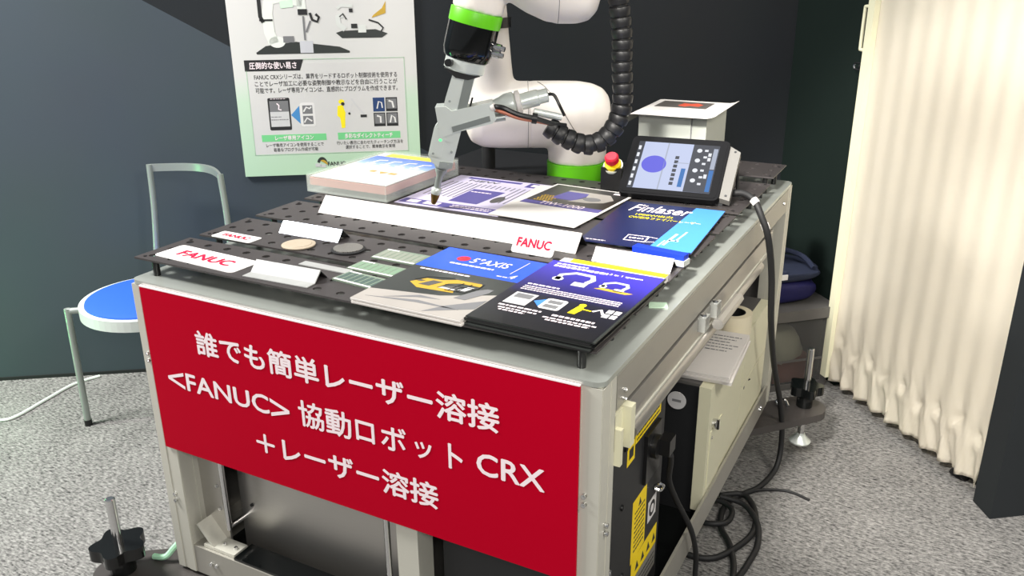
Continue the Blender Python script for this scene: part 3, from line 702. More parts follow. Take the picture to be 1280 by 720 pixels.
# ------------- laser welding head, clamped to the flange
hd = obj('head_clamp', lathe([(0.040, 0.300), (0.0435, 0.303), (0.0435, 0.324), (0.041, 0.3265)], 40, None, MT), M_silver, rb, True)
obj('clamp_ring', lathe([(0.0445, 0.3265), (0.0445, 0.330)], 40, None, MT), mat('anodised_red', (140, 40, 56), 0.35, metal=0.4), hd, True)
bm = bm_new(); cyl(bm, MT @ Vector((-0.030, -0.033, 0.314)), MT @ Vector((-0.034, -0.046, 0.314)), 0.008, n=14)
obj('clamp_screw', bm, M_black, hd, True)
obj('head_base', prism([(-0.040, 0.300), (0.036, 0.300), (0.014, 0.288), (-0.012, 0.286)], -0.03, 0.03, (MT.translation, BX, AX, Vector((0, 1, 0)))), M_black, hd)
TF = (MT.translation, BX, AX, Vector((0, -1, 0)))
mbody = obj('head_column', prism([(-0.024, 0.150), (0.012, 0.150), (0.020, 0.18), (0.024, 0.20), (0.027, 0.296), (-0.020, 0.296), (-0.024, 0.24)], -0.026, 0.026, TF), M_silver, rb, bevel=0.003)
obj('column_side_shade', prism([(0.006, 0.205), (0.0245, 0.205), (0.0255, 0.294), (0.006, 0.294)], 0.0255, 0.0275, TF), M_silvers, mbody, bevel=0.0008)  # darker silver panel paints the shaded side of the column
bm = bm_new(); sweep(bm, [MT @ Vector((0.030, -0.02, 0.214)), MT @ Vector((0.0315, -0.02, 0.254))], 0.0025, 6)
obj('side_cable', bm, M_black, mbody)
lo = obj('head_lower', prism([(-0.024, 0.098), (-0.006, 0.090), (0.022, 0.094), (0.024, 0.186), (0.010, 0.196), (-0.024, 0.196), (-0.034, 0.170), (-0.034, 0.112)], -0.024, 0.024, TF), M_silver, rb, bevel=0.003)
obj('cover_plate', prism(rrect(-0.028, 0.112, -0.006, 0.176, 0.004), 0.0238, 0.0275, TF), M_silver, lo, bevel=0.001)
obj('lens_drawer', prism([(-0.006, 0.090), (0.023, 0.094), (0.023, 0.108), (-0.006, 0.104)], 0.0238, 0.027, TF), M_silverd, lo, bevel=0.0008)
for b_, a_ in ((-0.024, 0.118), (-0.012, 0.170), (0.014, 0.100), (0.014, 0.13), (-0.018, 0.215), (-0.014, 0.235)):
    q = MT @ Vector((b_, -0.0275 if a_ < 0.2 else -0.026, a_)); bolt(q, Vector((0, -1, 0)), 0.003, lo, M_silverd, 0.0015)
obj('indicator', cy(MT @ Vector((-0.015, -0.0270, 0.15)), MT @ Vector((-0.015, -0.0285, 0.15)), 0.003, n=10), mat('green_led', (90, 255, 140), 0.4, var=0, emit=1.2), lo)
nz = obj('nozzle', lathe([(0.010, 0.082), (0.0165, 0.086), (0.0165, 0.100)], 24, None, MT), M_silverd, rb, True)
obj('nozzle_tube', lathe([(0.0072, 0.038), (0.0072, 0.066), (0.013, 0.078), (0.013, 0.083)], 24, None, MT), M_silverd, nz, True)
obj('nozzle_ring', lathe([(0.0105, 0.024), (0.0115, 0.027), (0.0115, 0.036), (0.009, 0.039)], 24, None, MT), M_silver, nz, True)
obj('nozzle_tip', lathe([(0.0035, 0.0), (0.0055, 0.002), (0.0095, 0.018), (0.0105, 0.026)], 24, None, MT), M_brass, nz, True)
# side branch with the fibre collimator
SB = Vector((0.198, 0, 0.046)).normalized(); SU = Vector((-SB.z, 0, SB.x)); BF = (Q(0.035, 1.078), SB, SU, Vector((0, -1, 0)))
br = obj('side_branch', prism([(-0.018, -0.026), (0.030, -0.022), (0.098, -0.022), (0.108, -0.016), (0.108, 0.022), (0.020, 0.024), (0.010, 0.036), (-0.012, 0.040)], -0.023, 0.030, BF), M_silver, rb, bevel=0.009)
obj('branch_step', prism([(0.012, -0.020), (0.096, -0.016), (0.096, -0.004), (0.012, -0.008)], 0.0285, 0.032, BF), M_silvers, br, bevel=0.001)
def bp(u, v, n=0.0): return BF[0]+SB*u+SU*v+Vector((0, -1, 0))*n
obj('collimator_body', sweep(bm_new(), [bp(0.100, 0.002), bp(0.125, 0.004), bp(0.135, 0.004), bp(0.152, 0.004), bp(0.154, 0.004), bp(0.158, 0.004)], [0.018, 0.022, 0.026, 0.026, 0.022, 0.020], 28), M_silver, br, True)
obj('collimator_ring', sweep(bm_new(), [bp(0.155, 0.004), bp(0.158, 0.004), bp(0.166, 0.004), bp(0.168, 0.004)], [0.020, 0.026, 0.026, 0.018], 28), M_white, br, True)
obj('fibre_plug', sweep(bm_new(), [bp(0.165, 0.004), bp(0.17, 0.004), bp(0.205, 0.005), bp(0.207, 0.005), bp(0.213, 0.005), bp(0.226, 0.005), bp(0.228, 0.005)], [0.0175, 0.0178, 0.0178, 0.015, 0.015, 0.015, 0.010], 28), M_silver, br, True)
obj('gas_fitting', sweep(bm_new(), [bp(0.104, -0.014, 0.02), bp(0.128, -0.016, 0.02)], 0.008, 12), M_silverd, br, True)
obj('elbow_fitting', sweep(bm_new(), [bp(0.104, 0.010, 0.024), bp(0.112, 0.011, 0.026)], 0.009, 12), M_white, br, True)
obj('fibre_lead', tube([bp(0.228, 0.006), bp(0.240, 0.002, 0.004), bp(0.246, -0.02, 0.01), bp(0.252, -0.045, 0.008)], 0.0035, 8), M_black, br, True)
obj('black_lead', tube([bp(0.112, 0.011, 0.026), bp(0.128, 0.006, 0.034), bp(0.155, -0.014, 0.036), bp(0.190, -0.032, 0.034), bp(0.222, -0.052, 0.026), bp(0.250, -0.066, 0.012)], 0.0055, 8), M_black, br, True)
obj('copper_lead', tube([bp(0.112, 0.004, 0.026), bp(0.128, -0.004, 0.034), bp(0.155, -0.022, 0.034), bp(0.190, -0.038, 0.030), bp(0.215, -0.05, 0.026)], 0.0045, 8), M_copper, br, True)
obj('sensor_plug', sweep(bm_new(), [bp(0.190, -0.020, 0.02), bp(0.245, -0.046, 0.014)], [0.0085, 0.0075], 10), M_silver, br, True)
obj('cable_tie', sweep(bm_new(), [bp(0.183, -0.030, 0.03), bp(0.193, -0.034, 0.03)], 0.0115, 12), M_black, br, True)
# corrugated hose
hp = [Q(0.262, 1.064, -0.01), Q(0.280, 1.052, -0.012), Q(0.302, 1.040, -0.012), Q(0.332, 1.029, -0.01), Q(0.358, 1.030, -0.008), Q(0.385, 1.046, -0.004), Q(0.405, 1.075, 0.0), Q(0.4145, 1.11, 0.0), Q(0.415, 1.148, 0.0), Q(0.411, 1.198, 0.0), Q(0.410, 1.247, 0.0), Q(0.404, 1.295, 0.0), Q(0.396, 1.345, 0.0), Q(0.38, 1.42, 0.02), Q(0.34, 1.50, 0.05)]
hs = smooth_path(hp, 10)
hose = obj('cable_hose', sweep(bm_new(), hs, 0.0165, 16), M_hose, rb, True)
ringm = None; acc = 0.0; nxt = 0.0
for i in range(1, len(hs)):
    seg = (hs[i]-hs[i-1]).length
    while nxt <= acc+seg:
        t = (nxt-acc)/seg; p = hs[i-1].lerp(hs[i], t); d = (hs[i]-hs[i-1]).normalized()
        if ringm is None:
            o = obj('hose_segment', lathe([(0.0165, -0.0100), (0.0206, -0.0088), (0.0220, -0.0020), (0.0228, 0.0052), (0.0214, 0.0090), (0.0165, 0.0100)], 18), M_hose, hose, True); ringm = o.data
        else:
            o = bpy.data.objects.new('hose_segment', ringm); COL.objects.link(o); o.parent = hose
        o.location = p; o.rotation_euler = d.to_track_quat('Z', 'Y').to_euler()
        nxt += 0.0225
    acc += seg
# black conduit hanging behind the shoulder
cd = obj('rear_conduit', tube([P(-0.235, 1.02, 0.10), P(-0.235, 0.95, 0.12), P(-0.235, 0.90, 0.12), P(-0.235, 0.868, 0.12)], 0.019, 14), M_rubber, rb, True)

# ------------------------------------------------------------------ things lying on the plates
ZT = ZP+0.0004
def rounded_card(name, label, loc, rz, w, d, body, m, group=None, tb=None, t=0.0012):
    o = thing(name, label, 'label', loc, rz, group)
    obj('card', prism(rrect(-w/2, -d/2, w/2, d/2, min(w, d)*0.13), 0, t, FLAT), M_label, o)
    a, b = tb or (0.33, 0.2)
    text('lettering', body, shift(FLAT, t), (-w*a, -d*b, w*a, d*b), m, o, 0.0006, 0.034)
    return o
rounded_card('name_card', 'large white card with red maker name on the frontmost plate', (0.121, 0.078, ZT), radians(-3), 0.210, 0.070, 'FANUC', M_ink_red)
rounded_card('name_card', 'small white card with red maker name at the left end of the second plate', (0.073, 0.205, ZT), radians(-1), 0.105, 0.038, 'FANUC', M_ink_red)

dt = thing('sample_disc', 'tan round sample disc on the second plate', 'sample', (0.222, 0.220, ZT))
obj('disc', lathe([(0.030, 0), (0.033, 0.001), (0.033, 0.003), (0.030, 0.004)], 40), M_disc_tan, dt, True)
obj('disc_face', lathe([(0.026, 0.004), (0.0255, 0.0047)], 36), M_disc_tan, dt, True)
ds = thing('sample_disc', 'black-rimmed silver mesh disc on the second plate', 'sample', (0.328, 0.240, ZT))
obj('rim', lathe([(0.031, 0), (0.033, 0.001), (0.033, 0.003), (0.030, 0.004)], 40), M_rubber, ds, True)
bm = bm_new()
for k in range(-8, 9):
    h = sqrt(max(0, 0.028**2-(k*0.0034)**2)); box(bm, k*0.0034-0.0011, k*0.0034+0.0011, -h, h, 0.004, 0.0056); box(bm, -h, h, k*0.0034-0.0011, k*0.0034+0.0011, 0.004, 0.0054)
obj('mesh_grid', bm, M_steel, ds)

def tent(name, label, x0, x1, y0, back, hgt, depth, mface, mback, rz=0.0, foot=0.0, z=ZT):
    """bent sheet standing as a ridge: front face, back face, optional front foot flap"""
    o = thing(name, label, 'card holder', ((x0+x1)/2, y0, z), rz); w = (x1-x0)/2; t = 0.0016
    F = (Vector((-w, 0, 0)), Vector((0, 1, 0)), Vector((0, 0, 1)), Vector((1, 0, 0)))
    obj('front_face', prism([(0, 0), (back, hgt), (back+t, hgt-t), (t*1.6, 0)], 0, 2*w, F), mface, o)
    obj('back_face', prism([(back+t, hgt-t*0.6), (depth, 0), (depth-t*1.6, 0), (back+t*0.6, hgt-t*1.6)], 0.002, 2*w-0.002, F), mback, o)  # back sheet is coloured black for the holder's shadow side
    if foot: obj('foot_flap', prism([(-foot, 0), (0.002, 0), (0.002, t), (-foot, t)], 0, 2*w, F), mface, o)
    return o
tent('tent_holder', 'white bent card holder on the frontmost plate beside the large name card', 0.252, 0.394, 0.058, 0.020, 0.020, 0.040, M_acryl, M_black, radians(2), 0.02)
sh = tag(obj('clear_strip', bx(-0.055, 0.055, -0.010, 0.010, 0, 0.002), M_acryl, None, loc=(0.355, 0.138, ZT), rot=(0, 0, radians(-1))), 'narrow white strip lying behind the bent card holder', 'strip')
tent('tent_holder', 'mirror-finish silver bent card holder on the second plate', 0.128, 0.280, 0.268, 0.018, 0.022, 0.042, M_mirror, M_black, radians(0))
t3 = tent('tent_holder', 'white marbled card holder in front of the blue clip', 0.770, 0.922, 0.388, 0.020, 0.023, 0.044, mat('marbled_card', (196, 192, 192), 0.5, var=0.12, vscale=22), M_black, radians(-2))
lg = tent('long_sign_strip', 'long blank white sign strip leaning across the plates under the welding tip', 0.100, 0.727, 0.420, 0.030, 0.033, 0.060, M_white, M_black, radians(-1))
art('corner_patch', [rect(0.010, 0.004, 0.055, 0.016)], (Vector((-0.3135, 0, 0)), Vector((1, 0, 0)), Vector((0, 0.672, 0.740)), Vector((0, -0.740, 0.672))), M_label, lg, 0.0003)
nc = thing('name_card', 'white card with red maker name leaning on the long sign strip', 'label', (0.655, 0.372, ZT), radians(-1))
cu = Vector((0, 0.62, 0.785)); CF = (Vector((0, 0, 0)), Vector((1, 0, 0)), cu, Vector((0, -0.785, 0.62)))
obj('card', prism(rrect(-0.044, 0, 0.044, 0.043, 0.006), 0, 0.0012, CF), M_label, nc)
text('lettering', 'FANUC', CF, (-0.036, 0.013, 0.036, 0.032), M_ink_red, nc, 0.0018, 0.034)

for k, (cx, cyy, w, d, lab) in enumerate(((0.445, 0.247, 0.097, 0.055, 'striped glass sample strip farthest from the red sign'), (0.446, 0.172, 0.103, 0.047, 'green striped glass sample strip between two others'), (0.456, 0.112, 0.095, 0.048, 'dark striped glass sample strip nearest the red sign'))):
    o = thing('glass_sample', lab, 'sample', (cx, cyy, ZT), radians((-1, -2, -6)[k]), 'glass samples')
    obj('glass', bx(-w/2, w/2, -d/2, d/2, 0, 0.003), M_glass, o, bevel=0.0006)
    GF = shift(FLAT, 0.003); gm = mat('stripe_tint', ((140, 146, 132), (122, 150, 124), (72, 92, 86))[k], 0.3, var=0.1)
    art('stripe', [rect(-w*0.46+i*w*0.135, -d*0.36, -w*0.46+i*w*0.135+w*0.10, d*0.36) for i in range(7)], GF, gm, o)
    art('edge_label', [rect(-w*0.48, -d*0.48, w*0.48, -d*0.38), rect(-w*0.48, d*0.38, -w*0.2, d*0.47)], GF, M_label, o)

# ---- brochure helpers: thing at the sheet's centre, page block, printed cover
def sheet(name, label, cat, loc, rz, w, d, t, m, group=None):
    o = thing(name, label, cat, loc, rz, group)
    obj('pages', bx(-w/2, w/2, -d/2, d/2, 0, t), m, o)
    return o
A4W, A4H = 0.21, 0.297
# 5-axis brochure stack
b1 = thing('brochure_stack', 'stack of blue and charcoal machining brochures with a yellow machine on the cover', 'brochures', (0.612, 0.166, ZT), radians(-1))
for k in range(4): obj('brochure', bx(-A4W/2, A4W/2, -A4H/2, A4H/2, k*0.0026, k*0.0026+0.0024), M_white, b1, loc=(0.0015*sin(k*2.1), 0.0012*cos(k*3.0), 0))
F1 = shift(FLAT, 0.0104)
cover = [rect(-0.105, 0.035, 0.105, 0.1485)]
art('blue_field', cover, F1, M_ink_blue, b1, 0.0001)
art('charcoal_field', [[(-0.105, -0.098), (0.02, -0.075), (0.105, -0.03), (0.105, 0.035), (-0.105, 0.035)]], F1, M_ink_char, b1, 0.0001)
art('stone_field', [[(-0.105, -0.1485), (0.105, -0.1485), (0.105, -0.03), (0.02, -0.075), (-0.105, -0.098)]], F1, M_ink_stone, b1, 0.0001)
art('stone_streaks', [[(-0.09, -0.13), (0.0, -0.108), (0.08, -0.115), (0.0, -0.118)], [(-0.06, -0.12), (-0.01, -0.088), (0.03, -0.09), (-0.01, -0.098)], [(0.03, -0.145), (0.10, -0.10), (0.10, -0.06), (0.05, -0.11)]], F1, M_ink_grey, b1, 0.0004)
ma = art('machine_body', [[(-0.0625, -0.0420), (-0.0453, -0.0156), (-0.0152, -0.0124), (0.0063, 0.0004), (0.0553, 0.0004), (0.0605, -0.0124), (0.0192, -0.0124), (0.0020, -0.0220), (-0.0066, -0.0460), (0.0278, -0.0460), (0.0321, -0.0556), (-0.0367, -0.0604)]], F1, M_ink_gold, b1, 0.0004)
art('machine_dark', [[(-0.0427, -0.0460), (-0.0290, -0.0204), (-0.0100, -0.0204), (-0.0221, -0.0460)], [(0.0020, -0.0396), (0.0106, -0.0236), (0.0321, -0.0236), (0.0278, -0.0396)], [(-0.0014, 0.0004), (0.0020, 0.0052), (0.0493, 0.0052), (0.0536, 0.0004)], [(-0.0548, -0.0332), (-0.0513, -0.0260), (-0.0410, -0.0260), (-0.0453, -0.0332)]], F1, M_dgrey, b1, 0.0007)
art('machine_frame', [thick([(-0.06, -0.03), (-0.045, -0.008), (0.0, 0.004)], 0.0025), thick([(0.012, -0.05), (0.05, -0.048), (0.06, -0.02), (0.06, 0.0)], 0.002), thick([(0.0, -0.028), (0.055, -0.026)], 0.002), thick([(0.018, -0.05), (0.026, -0.01)], 0.0018), thick([(0.034, -0.05), (0.042, -0.01)], 0.0018)], F1, M_ink_black, b1, 0.0010)
art('machine_light', [[(0.0321, -0.0420), (0.0407, -0.0220), (0.0536, -0.0220), (0.0467, -0.0420)], [(0.0020, -0.0396), (-0.0032, -0.0460), (0.0278, -0.0460), (0.0278, -0.0412)]], F1, M_ink_lgrey, b1, 0.0008)
art('machine_conveyor', [[(0.0450, -0.0740), (0.0622, -0.0300), (0.0751, -0.0156), (0.0863, -0.0156), (0.0863, -0.0300), (0.0665, -0.0740)]], F1, M_ink_grey, b1, 0.0006)
text('title_lettering', '5°AXIS', F1, (-0.026, 0.088, 0.052, 0.116), M_ink_white, b1, 0.0006, 0.012, 0.1)
art('red_emblem', [circ(-0.044, 0.102, 0.013)], F1, M_estop, b1, 0.0004)
rng = random.Random(11)
art('subtitle_lines', dashes(-0.055, 0.035, 0.070, 0.006, rng, 0.006, 0.014)+dashes(-0.086, 0.015, 0.022, 0.005, rng)+dashes(0.055, 0.078, 0.048, 0.003, rng)+[thick([(0.071, 0.068), (0.075, 0.135)], 0.0012)], F1, M_ink_white, b1, 0.0005)
text('volume_number', '4', F1, (0.078, 0.046, 0.088, 0.066), M_ink_white, b1, 0.0006, 0.02, 0.2)
# robot brochure stack
b2 = thing('brochure_stack', 'stack of black and violet robot welding brochures at the front right corner', 'brochures', (0.826, 0.172, ZT), radians(-1.5))
rng = random.Random(4)
for k in range(6):
    obj('brochure', bx(-A4W/2, A4W/2, -A4H/2, A4H/2, k*0.0026, k*0.0026+0.0024), M_ink_char if k % 2 else M_black, b2, loc=(rng.uniform(-0.002, 0.003), rng.uniform(-0.003, 0.001), 0), rot=(0, 0, rng.uniform(-0.012, 0.012)))
M_grad = ramp_mat('violet_black_print', 1, [(0.0, (24, 24, 27)), (0.42, (32, 32, 44)), (0.72, (52, 46, 138)), (1.0, (64, 56, 186))], -0.15, 0.15, 0.28)
F2 = shift(FLAT, 0.0156)
obj('cover', bx(-A4W/2, A4W/2, -A4H/2, A4H/2, 0.0150, 0.0157), M_grad, b2)
def mini_robot(u, v, s):
    return [thick([(u, v), (u-0.002*s, v+0.02*s), (u+0.014*s, v+0.034*s), (u+0.040*s, v+0.032*s), (u+0.046*s, v+0.018*s), (u+0.042*s, v+0.004*s)], 0.008*s), circ(u, v+0.004*s, 0.008*s, 14), rect(u+0.026*s, v-0.012*s, u+0.046*s, v+0.002*s)]
art('robot_picture', mini_robot(-0.055, 0.060, 1.25)+mini_robot(0.028, 0.062, 0.85), F2, M_ink_lgrey, b2, 0.0003)
art('picture_bench', [[(0.018, 0.05), (0.075, 0.046), (0.085, 0.054), (0.03, 0.058)]], F2, M_ink_gold, b2, 0.0003)
text('title_lettering', '3 in 1 system', F2, (0.015, 0.118, 0.075, 0.129), M_ink_white, b2, 0.0005, 0.012)
rng = random.Random(8); pp = dashes(-0.09, 0.012, 0.119, 0.008, rng, 0.006, 0.012)+dashes(-0.09, -0.03, 0.132, 0.006, rng)+dashes(-0.088, -0.03, 0.018, 0.005, rng, 0.006, 0.012)
for k in range(3): pp += dashes(-0.088, 0.085, 0.008-0.0075*k, 0.003, rng, 0.003, 0.007, 0.0012)
pp += dashes(-0.085, -0.01, -0.085, 0.005, rng)+dashes(-0.080, -0.012, -0.095, 0.004, rng)+dashes(-0.075, -0.03, -0.103, 0.004, rng)+dashes(0.01, 0.08, -0.088, 0.006, rng)+dashes(0.0, 0.088, -0.099, 0.004, rng)+dashes(0.008, 0.08, -0.107, 0.004, rng)
art('print_lines', pp, F2, M_ink_white, b2, 0.0004)
art('phone_picture', [rect(-0.085, -0.072, -0.045, -0.022)], F2, M_ink_lgrey, b2, 0.0003)
art('phone_screen', [rect(-0.080, -0.045, -0.050, -0.027)], F2, M_ink_grey, b2, 0.0005)
art('callout_picture', [rrect(-0.026, -0.068, 0.010, -0.024, 0.006)], F2, M_label, b2, 0.0003)
art('callout_wedge', [[(-0.042, -0.046), (-0.026, -0.030), (-0.026, -0.064)]], F2, M_ink_sky, b2, 0.0004)
art('callout_icons', [rect(-0.020, -0.062, 0.004, -0.049), rect(-0.020, -0.044, 0.004, -0.031)], F2, M_ink_grey, b2, 0.0005)
art('worker_picture', [circ(0.035, -0.028, 0.006, 14), [(0.026, -0.066), (0.030, -0.034), (0.040, -0.034), (0.042, -0.046), (0.038, -0.066)], thick([(0.039, -0.042), (0.056, -0.044)], 0.003)], F2, M_ink_yel, b2, 0.0004)
art('arm_picture', [thick([(0.058, -0.044), (0.068, -0.032), (0.078, -0.05)], 0.005)], F2, M_label, b2, 0.0004)
art('icon_grid', [rect(0.078+0.0125*i, -0.058+0.018*j, 0.088+0.0125*i, -0.044+0.018*j) for i in range(2) for j in range(2)], F2, M_ink_lgrey, b2, 0.0004)
yb = thing('brochure', 'yellow and white brochure sticking out behind the violet brochures', 'brochure', (0.827, 0.212, ZT), radians(-1.5))
# the yellow sheet lies behind the pile, its visible strip raised against the pile's rear edge
obj('pages', bx(-0.098, 0.100, 0.112, 0.140, 0, 0.012), M_white, yb, bevel=0.001)
art('yellow_band', [rect(-0.080, 0.122, 0.100, 0.140)], shift(FLAT, 0.012), M_ink_yel, yb)
bc = thing('blue_clip', 'blue plastic clip lying behind the marbled card holder', 'clip', (0.882, 0.446, ZT), radians(-8))
obj('body', bx(-0.052, 0.052, -0.009, 0.012, 0, 0.022), M_bluebox, bc, bevel=0.004)
obj('jaw', bx(0.036, 0.054, -0.012, 0.014, 0.002, 0.012), M_silver, bc, bevel=0.002)
tag(obj('paper_tag', bx(-0.016, 0.016, -0.012, 0.012, 0, 0.0012), M_ink_pale, None, loc=(0.925, 0.318, H+0.0003), rot=(0, 0, 0.4)), 'small pale green paper tag on the table edge beside the violet brochures', 'tag')

# lavender sheet
lv = sheet('leaflet', 'lavender leaflet with slanted grey lines under the welding tip', 'leaflet', (0.338, 0.722, ZT), radians(0), 0.272, 0.30, 0.0012, M_ink_lav)
LF = shift(FLAT, 0.0012)
art('ruled_lines', [rect(-0.120+0.0135*k, -0.055, -0.1165+0.0135*k, 0.085) for k in range(19) if not (6 < k < 14)]+[rect(-0.120+0.0135*k, 0.055, -0.1165+0.0135*k, 0.085) for k in range(7, 14)], LF, M_ink_grey, lv, 0.0001)
art('header_band', [rect(-0.10, 0.125, 0.05, 0.14), rect(0.07, 0.105, 0.128, 0.145)], LF, M_ink_purple, lv, 0.0001)
art('product_block', [[(-0.03, -0.085), (0.045, -0.085), (0.055, 0.035), (-0.03, 0.035)]], LF, M_ink_purple, lv, 0.0003)
art('product_shadow', [circ(0.07, -0.03, 0.013, 16, 0.03)], LF, M_dgrey, lv, 0.0003)
art('footer_band', [rect(-0.132, -0.140, 0.132, -0.105)], LF, M_ink_purple, lv, 0.0001)
art('footer_print', [rect(-0.07, -0.134, -0.03, -0.112), rect(-0.115, -0.134, -0.085, -0.112), rect(0.082, 0.115, 0.12, 0.135)]+dashes(0.0, 0.1, -0.118, 0.005, random.Random(1))+dashes(0.0, 0.1, -0.130, 0.005, random.Random(2))+dashes(-0.024, 0.03, 0.008, 0.006, random.Random(3)), LF, M_ink_white, lv, 0.0005)
text('title_lettering', 'NEW', LF, (-0.085, 0.100, 0.0, 0.118), M_ink_grey, lv, 0.0005, 0.02)
# dark machine leaflet with white margin
tw = sheet('leaflet', 'dark leaflet with white margin and a machine picture below the robot base', 'leaflet', (0.566, 0.722, ZT+0.0032), radians(-4), 0.212, 0.312, 0.0012, M_white)
art('cover_field', [rect(-0.099, -0.035, 0.099, 0.148)], shift(FLAT, 0.0012), ramp_mat('charcoal_cover_print', 0, [(0, (66, 64, 62)), (0.5, (84, 82, 80)), (1, (40, 38, 38))], -0.1, 0.1), tw, 0.0001)
TWF = shift(FLAT, 0.0012)
art('violet_block', [[(-0.055, 0.03), (-0.045, 0.10), (0.02, 0.10), (0.005, 0.03)], rect(-0.099, -0.035, 0.099, -0.010)], TWF, M_ink_purple, tw, 0.0004)
art('mesh_gold', [circ(-0.080+0.007*i+0.0035*(j % 2), 0.0+0.009*j, 0.0028, 8) for i in range(6) for j in range(6) if i+j < 9], TWF, M_ink_gold, tw, 0.0005)
art('machine_picture', [[(-0.045, 0.112), (0.06, 0.112), (0.085, 0.075), (0.075, 0.045), (0.04, 0.025), (-0.005, 0.02), (0.02, 0.06), (0.01, 0.10), (-0.045, 0.10)]], TWF, M_ink_stone, tw, 0.0006)
art('machine_opening', [circ(0.038, 0.058, 0.022, 18, 0.016)], TWF, M_ink_grey, tw, 0.0009)
art('corner_mark', [rect(0.06, 0.125, 0.078, 0.138)], TWF, M_ink_white, tw, 0.0006); art('corner_mark_red', [rect(0.079, 0.125, 0.095, 0.138)], TWF, M_pink, tw, 0.0006)
text('title_lettering', 'TIW-1000', TWF, (-0.055, -0.028, 0.055, -0.004), M_ink_white, tw, 0.0008, 0.014, 0.15)
sheet('leaflet', 'white-edged leaflet peeping out under the dark machine leaflet', 'leaflet', (0.545, 0.722, ZT+0.0016), radians(3), 0.205, 0.29, 0.0010, M_white)
# navy folder
fn = sheet('folder', 'navy laser folder with a sky blue side band', 'folder', (0.808, 0.640, ZT+0.006), radians(3.5), 0.222, 0.312, 0.003, M_ink_navy)
NF = shift(FLAT, 0.003)
art('sky_band', [[(0.028, -0.156), (0.111, -0.156), (0.111, 0.156), (0.048, 0.156)]], NF, M_ink_sky, fn, 0.0001)
text('title_lettering', 'Finlaser', NF, (-0.085, 0.082, 0.050, 0.138), M_ink_white, fn, 0.0005, 0.010, 0.3)
text('subtitle_lettering', '1000W出力', NF, (-0.06, 0.052, 0.02, 0.068), M_ink_yel, fn, 0.0005, 0.012)
text('subtitle_lettering', 'CW空冷ファイバーレーザー', NF, (-0.068, 0.028, 0.085, 0.045), M_ink_yel, fn, 0.0006, 0.012)
art('logo_frame', [thick([(-0.03, -0.125), (0.012, -0.125)], 0.002), thick([(-0.03, -0.09), (0.012, -0.09)], 0.002), thick([(-0.03, -0.125), (-0.03, -0.09)], 0.002), thick([(0.012, -0.125), (0.012, -0.09)], 0.003), thick([(0.012, -0.125), (0.03, -0.118)], 0.0012), thick([(0.012, -0.09), (0.03, -0.094)], 0.0012)]+dashes(-0.024, 0.005, -0.11, 0.006, random.Random(1), 0.004, 0.008)+dashes(-0.1, -0.06, -0.148, 0.003, random.Random(4)), NF, M_ink_white, fn, 0.0004)
art('band_print', [thick([(0.05, -0.13), (0.058, -0.05)], 0.006), thick([(0.066, -0.10), (0.073, -0.03)], 0.004), thick([(0.042, -0.14), (0.046, -0.10)], 0.003), rect(0.052, -0.10, 0.072, -0.092)], NF, mat('print_pale_blue', (176, 214, 248), 0.4), fn, 0.0004)
# plastic document case
cs = thing('document_case', 'frosted plastic document case with a blue and yellow sheet inside', 'case', (0.078, 0.712, ZT+0.0018), radians(-1))
cw2, cd2, chh = 0.118, 0.155, 0.040
bm = bm_new(); t = 0.0025
for (a, b, c, d, e, f) in ((-cw2, cw2, -cd2, cd2, 0, t), (-cw2, -cw2+t, -cd2, cd2, t, chh), (cw2-t, cw2, -cd2, cd2, t, chh), (-cw2+t, cw2-t, -cd2, -cd2+t, t, chh), (-cw2+t, cw2-t, cd2-t, cd2, t, chh)): box(bm, a, b, c, d, e, f)
obj('tray', bm, M_frost, cs)
obj('lid', prism(rrect(-cw2-0.004, -cd2-0.004, cw2+0.004, cd2+0.004, 0.012), chh, chh+0.004, FLAT), M_frost2, cs, bevel=0.0015)
obj('contents', bx(-cw2+0.006, cw2-0.006, -cd2+0.006, cd2-0.006, 0.016, 0.034), M_pink, cs)
csh = obj('insert_sheet', bx(-cw2+0.006, cw2-0.006, -cd2+0.008, cd2-0.006, chh-0.004, chh-0.003), M_white, cs)
CSF = shift(FLAT, chh-0.003)
art('yellow_band', [rect(-0.085, 0.112, 0.112, 0.147)], CSF, M_ink_yel, csh, 0.0001)
art('blue_band', [rect(-0.108, 0.02, 0.112, 0.112)], CSF, ramp_mat('blue_fade_print', 1, [(0, (170, 196, 240)), (0.5, (96, 140, 226)), (1, (50, 96, 206))], 0.02, 0.112), csh, 0.0001)
art('white_figures', [thick([(-0.07+0.045*k, 0.03), (-0.066+0.045*k, 0.07), (-0.045+0.045*k, 0.075)], 0.007) for k in range(4)]+[rect(-0.08+0.045*k, 0.026, -0.052+0.045*k, 0.034) for k in range(4)], CSF, M_ink_white, csh, 0.0004)
art('cream_patch', [circ(-0.085, -0.05, 0.018), circ(0.01, -0.06, 0.014)], CSF, mat('print_cream', (248, 238, 190), 0.5), csh, 0.0001)
art('small_print', [rect(-0.015, -0.045, 0.0, -0.030), rect(0.045, -0.05, 0.065, -0.035), [(0.012, -0.035), (0.04, -0.035), (0.026, -0.055)]], CSF, M_ink_gold, csh, 0.0004)

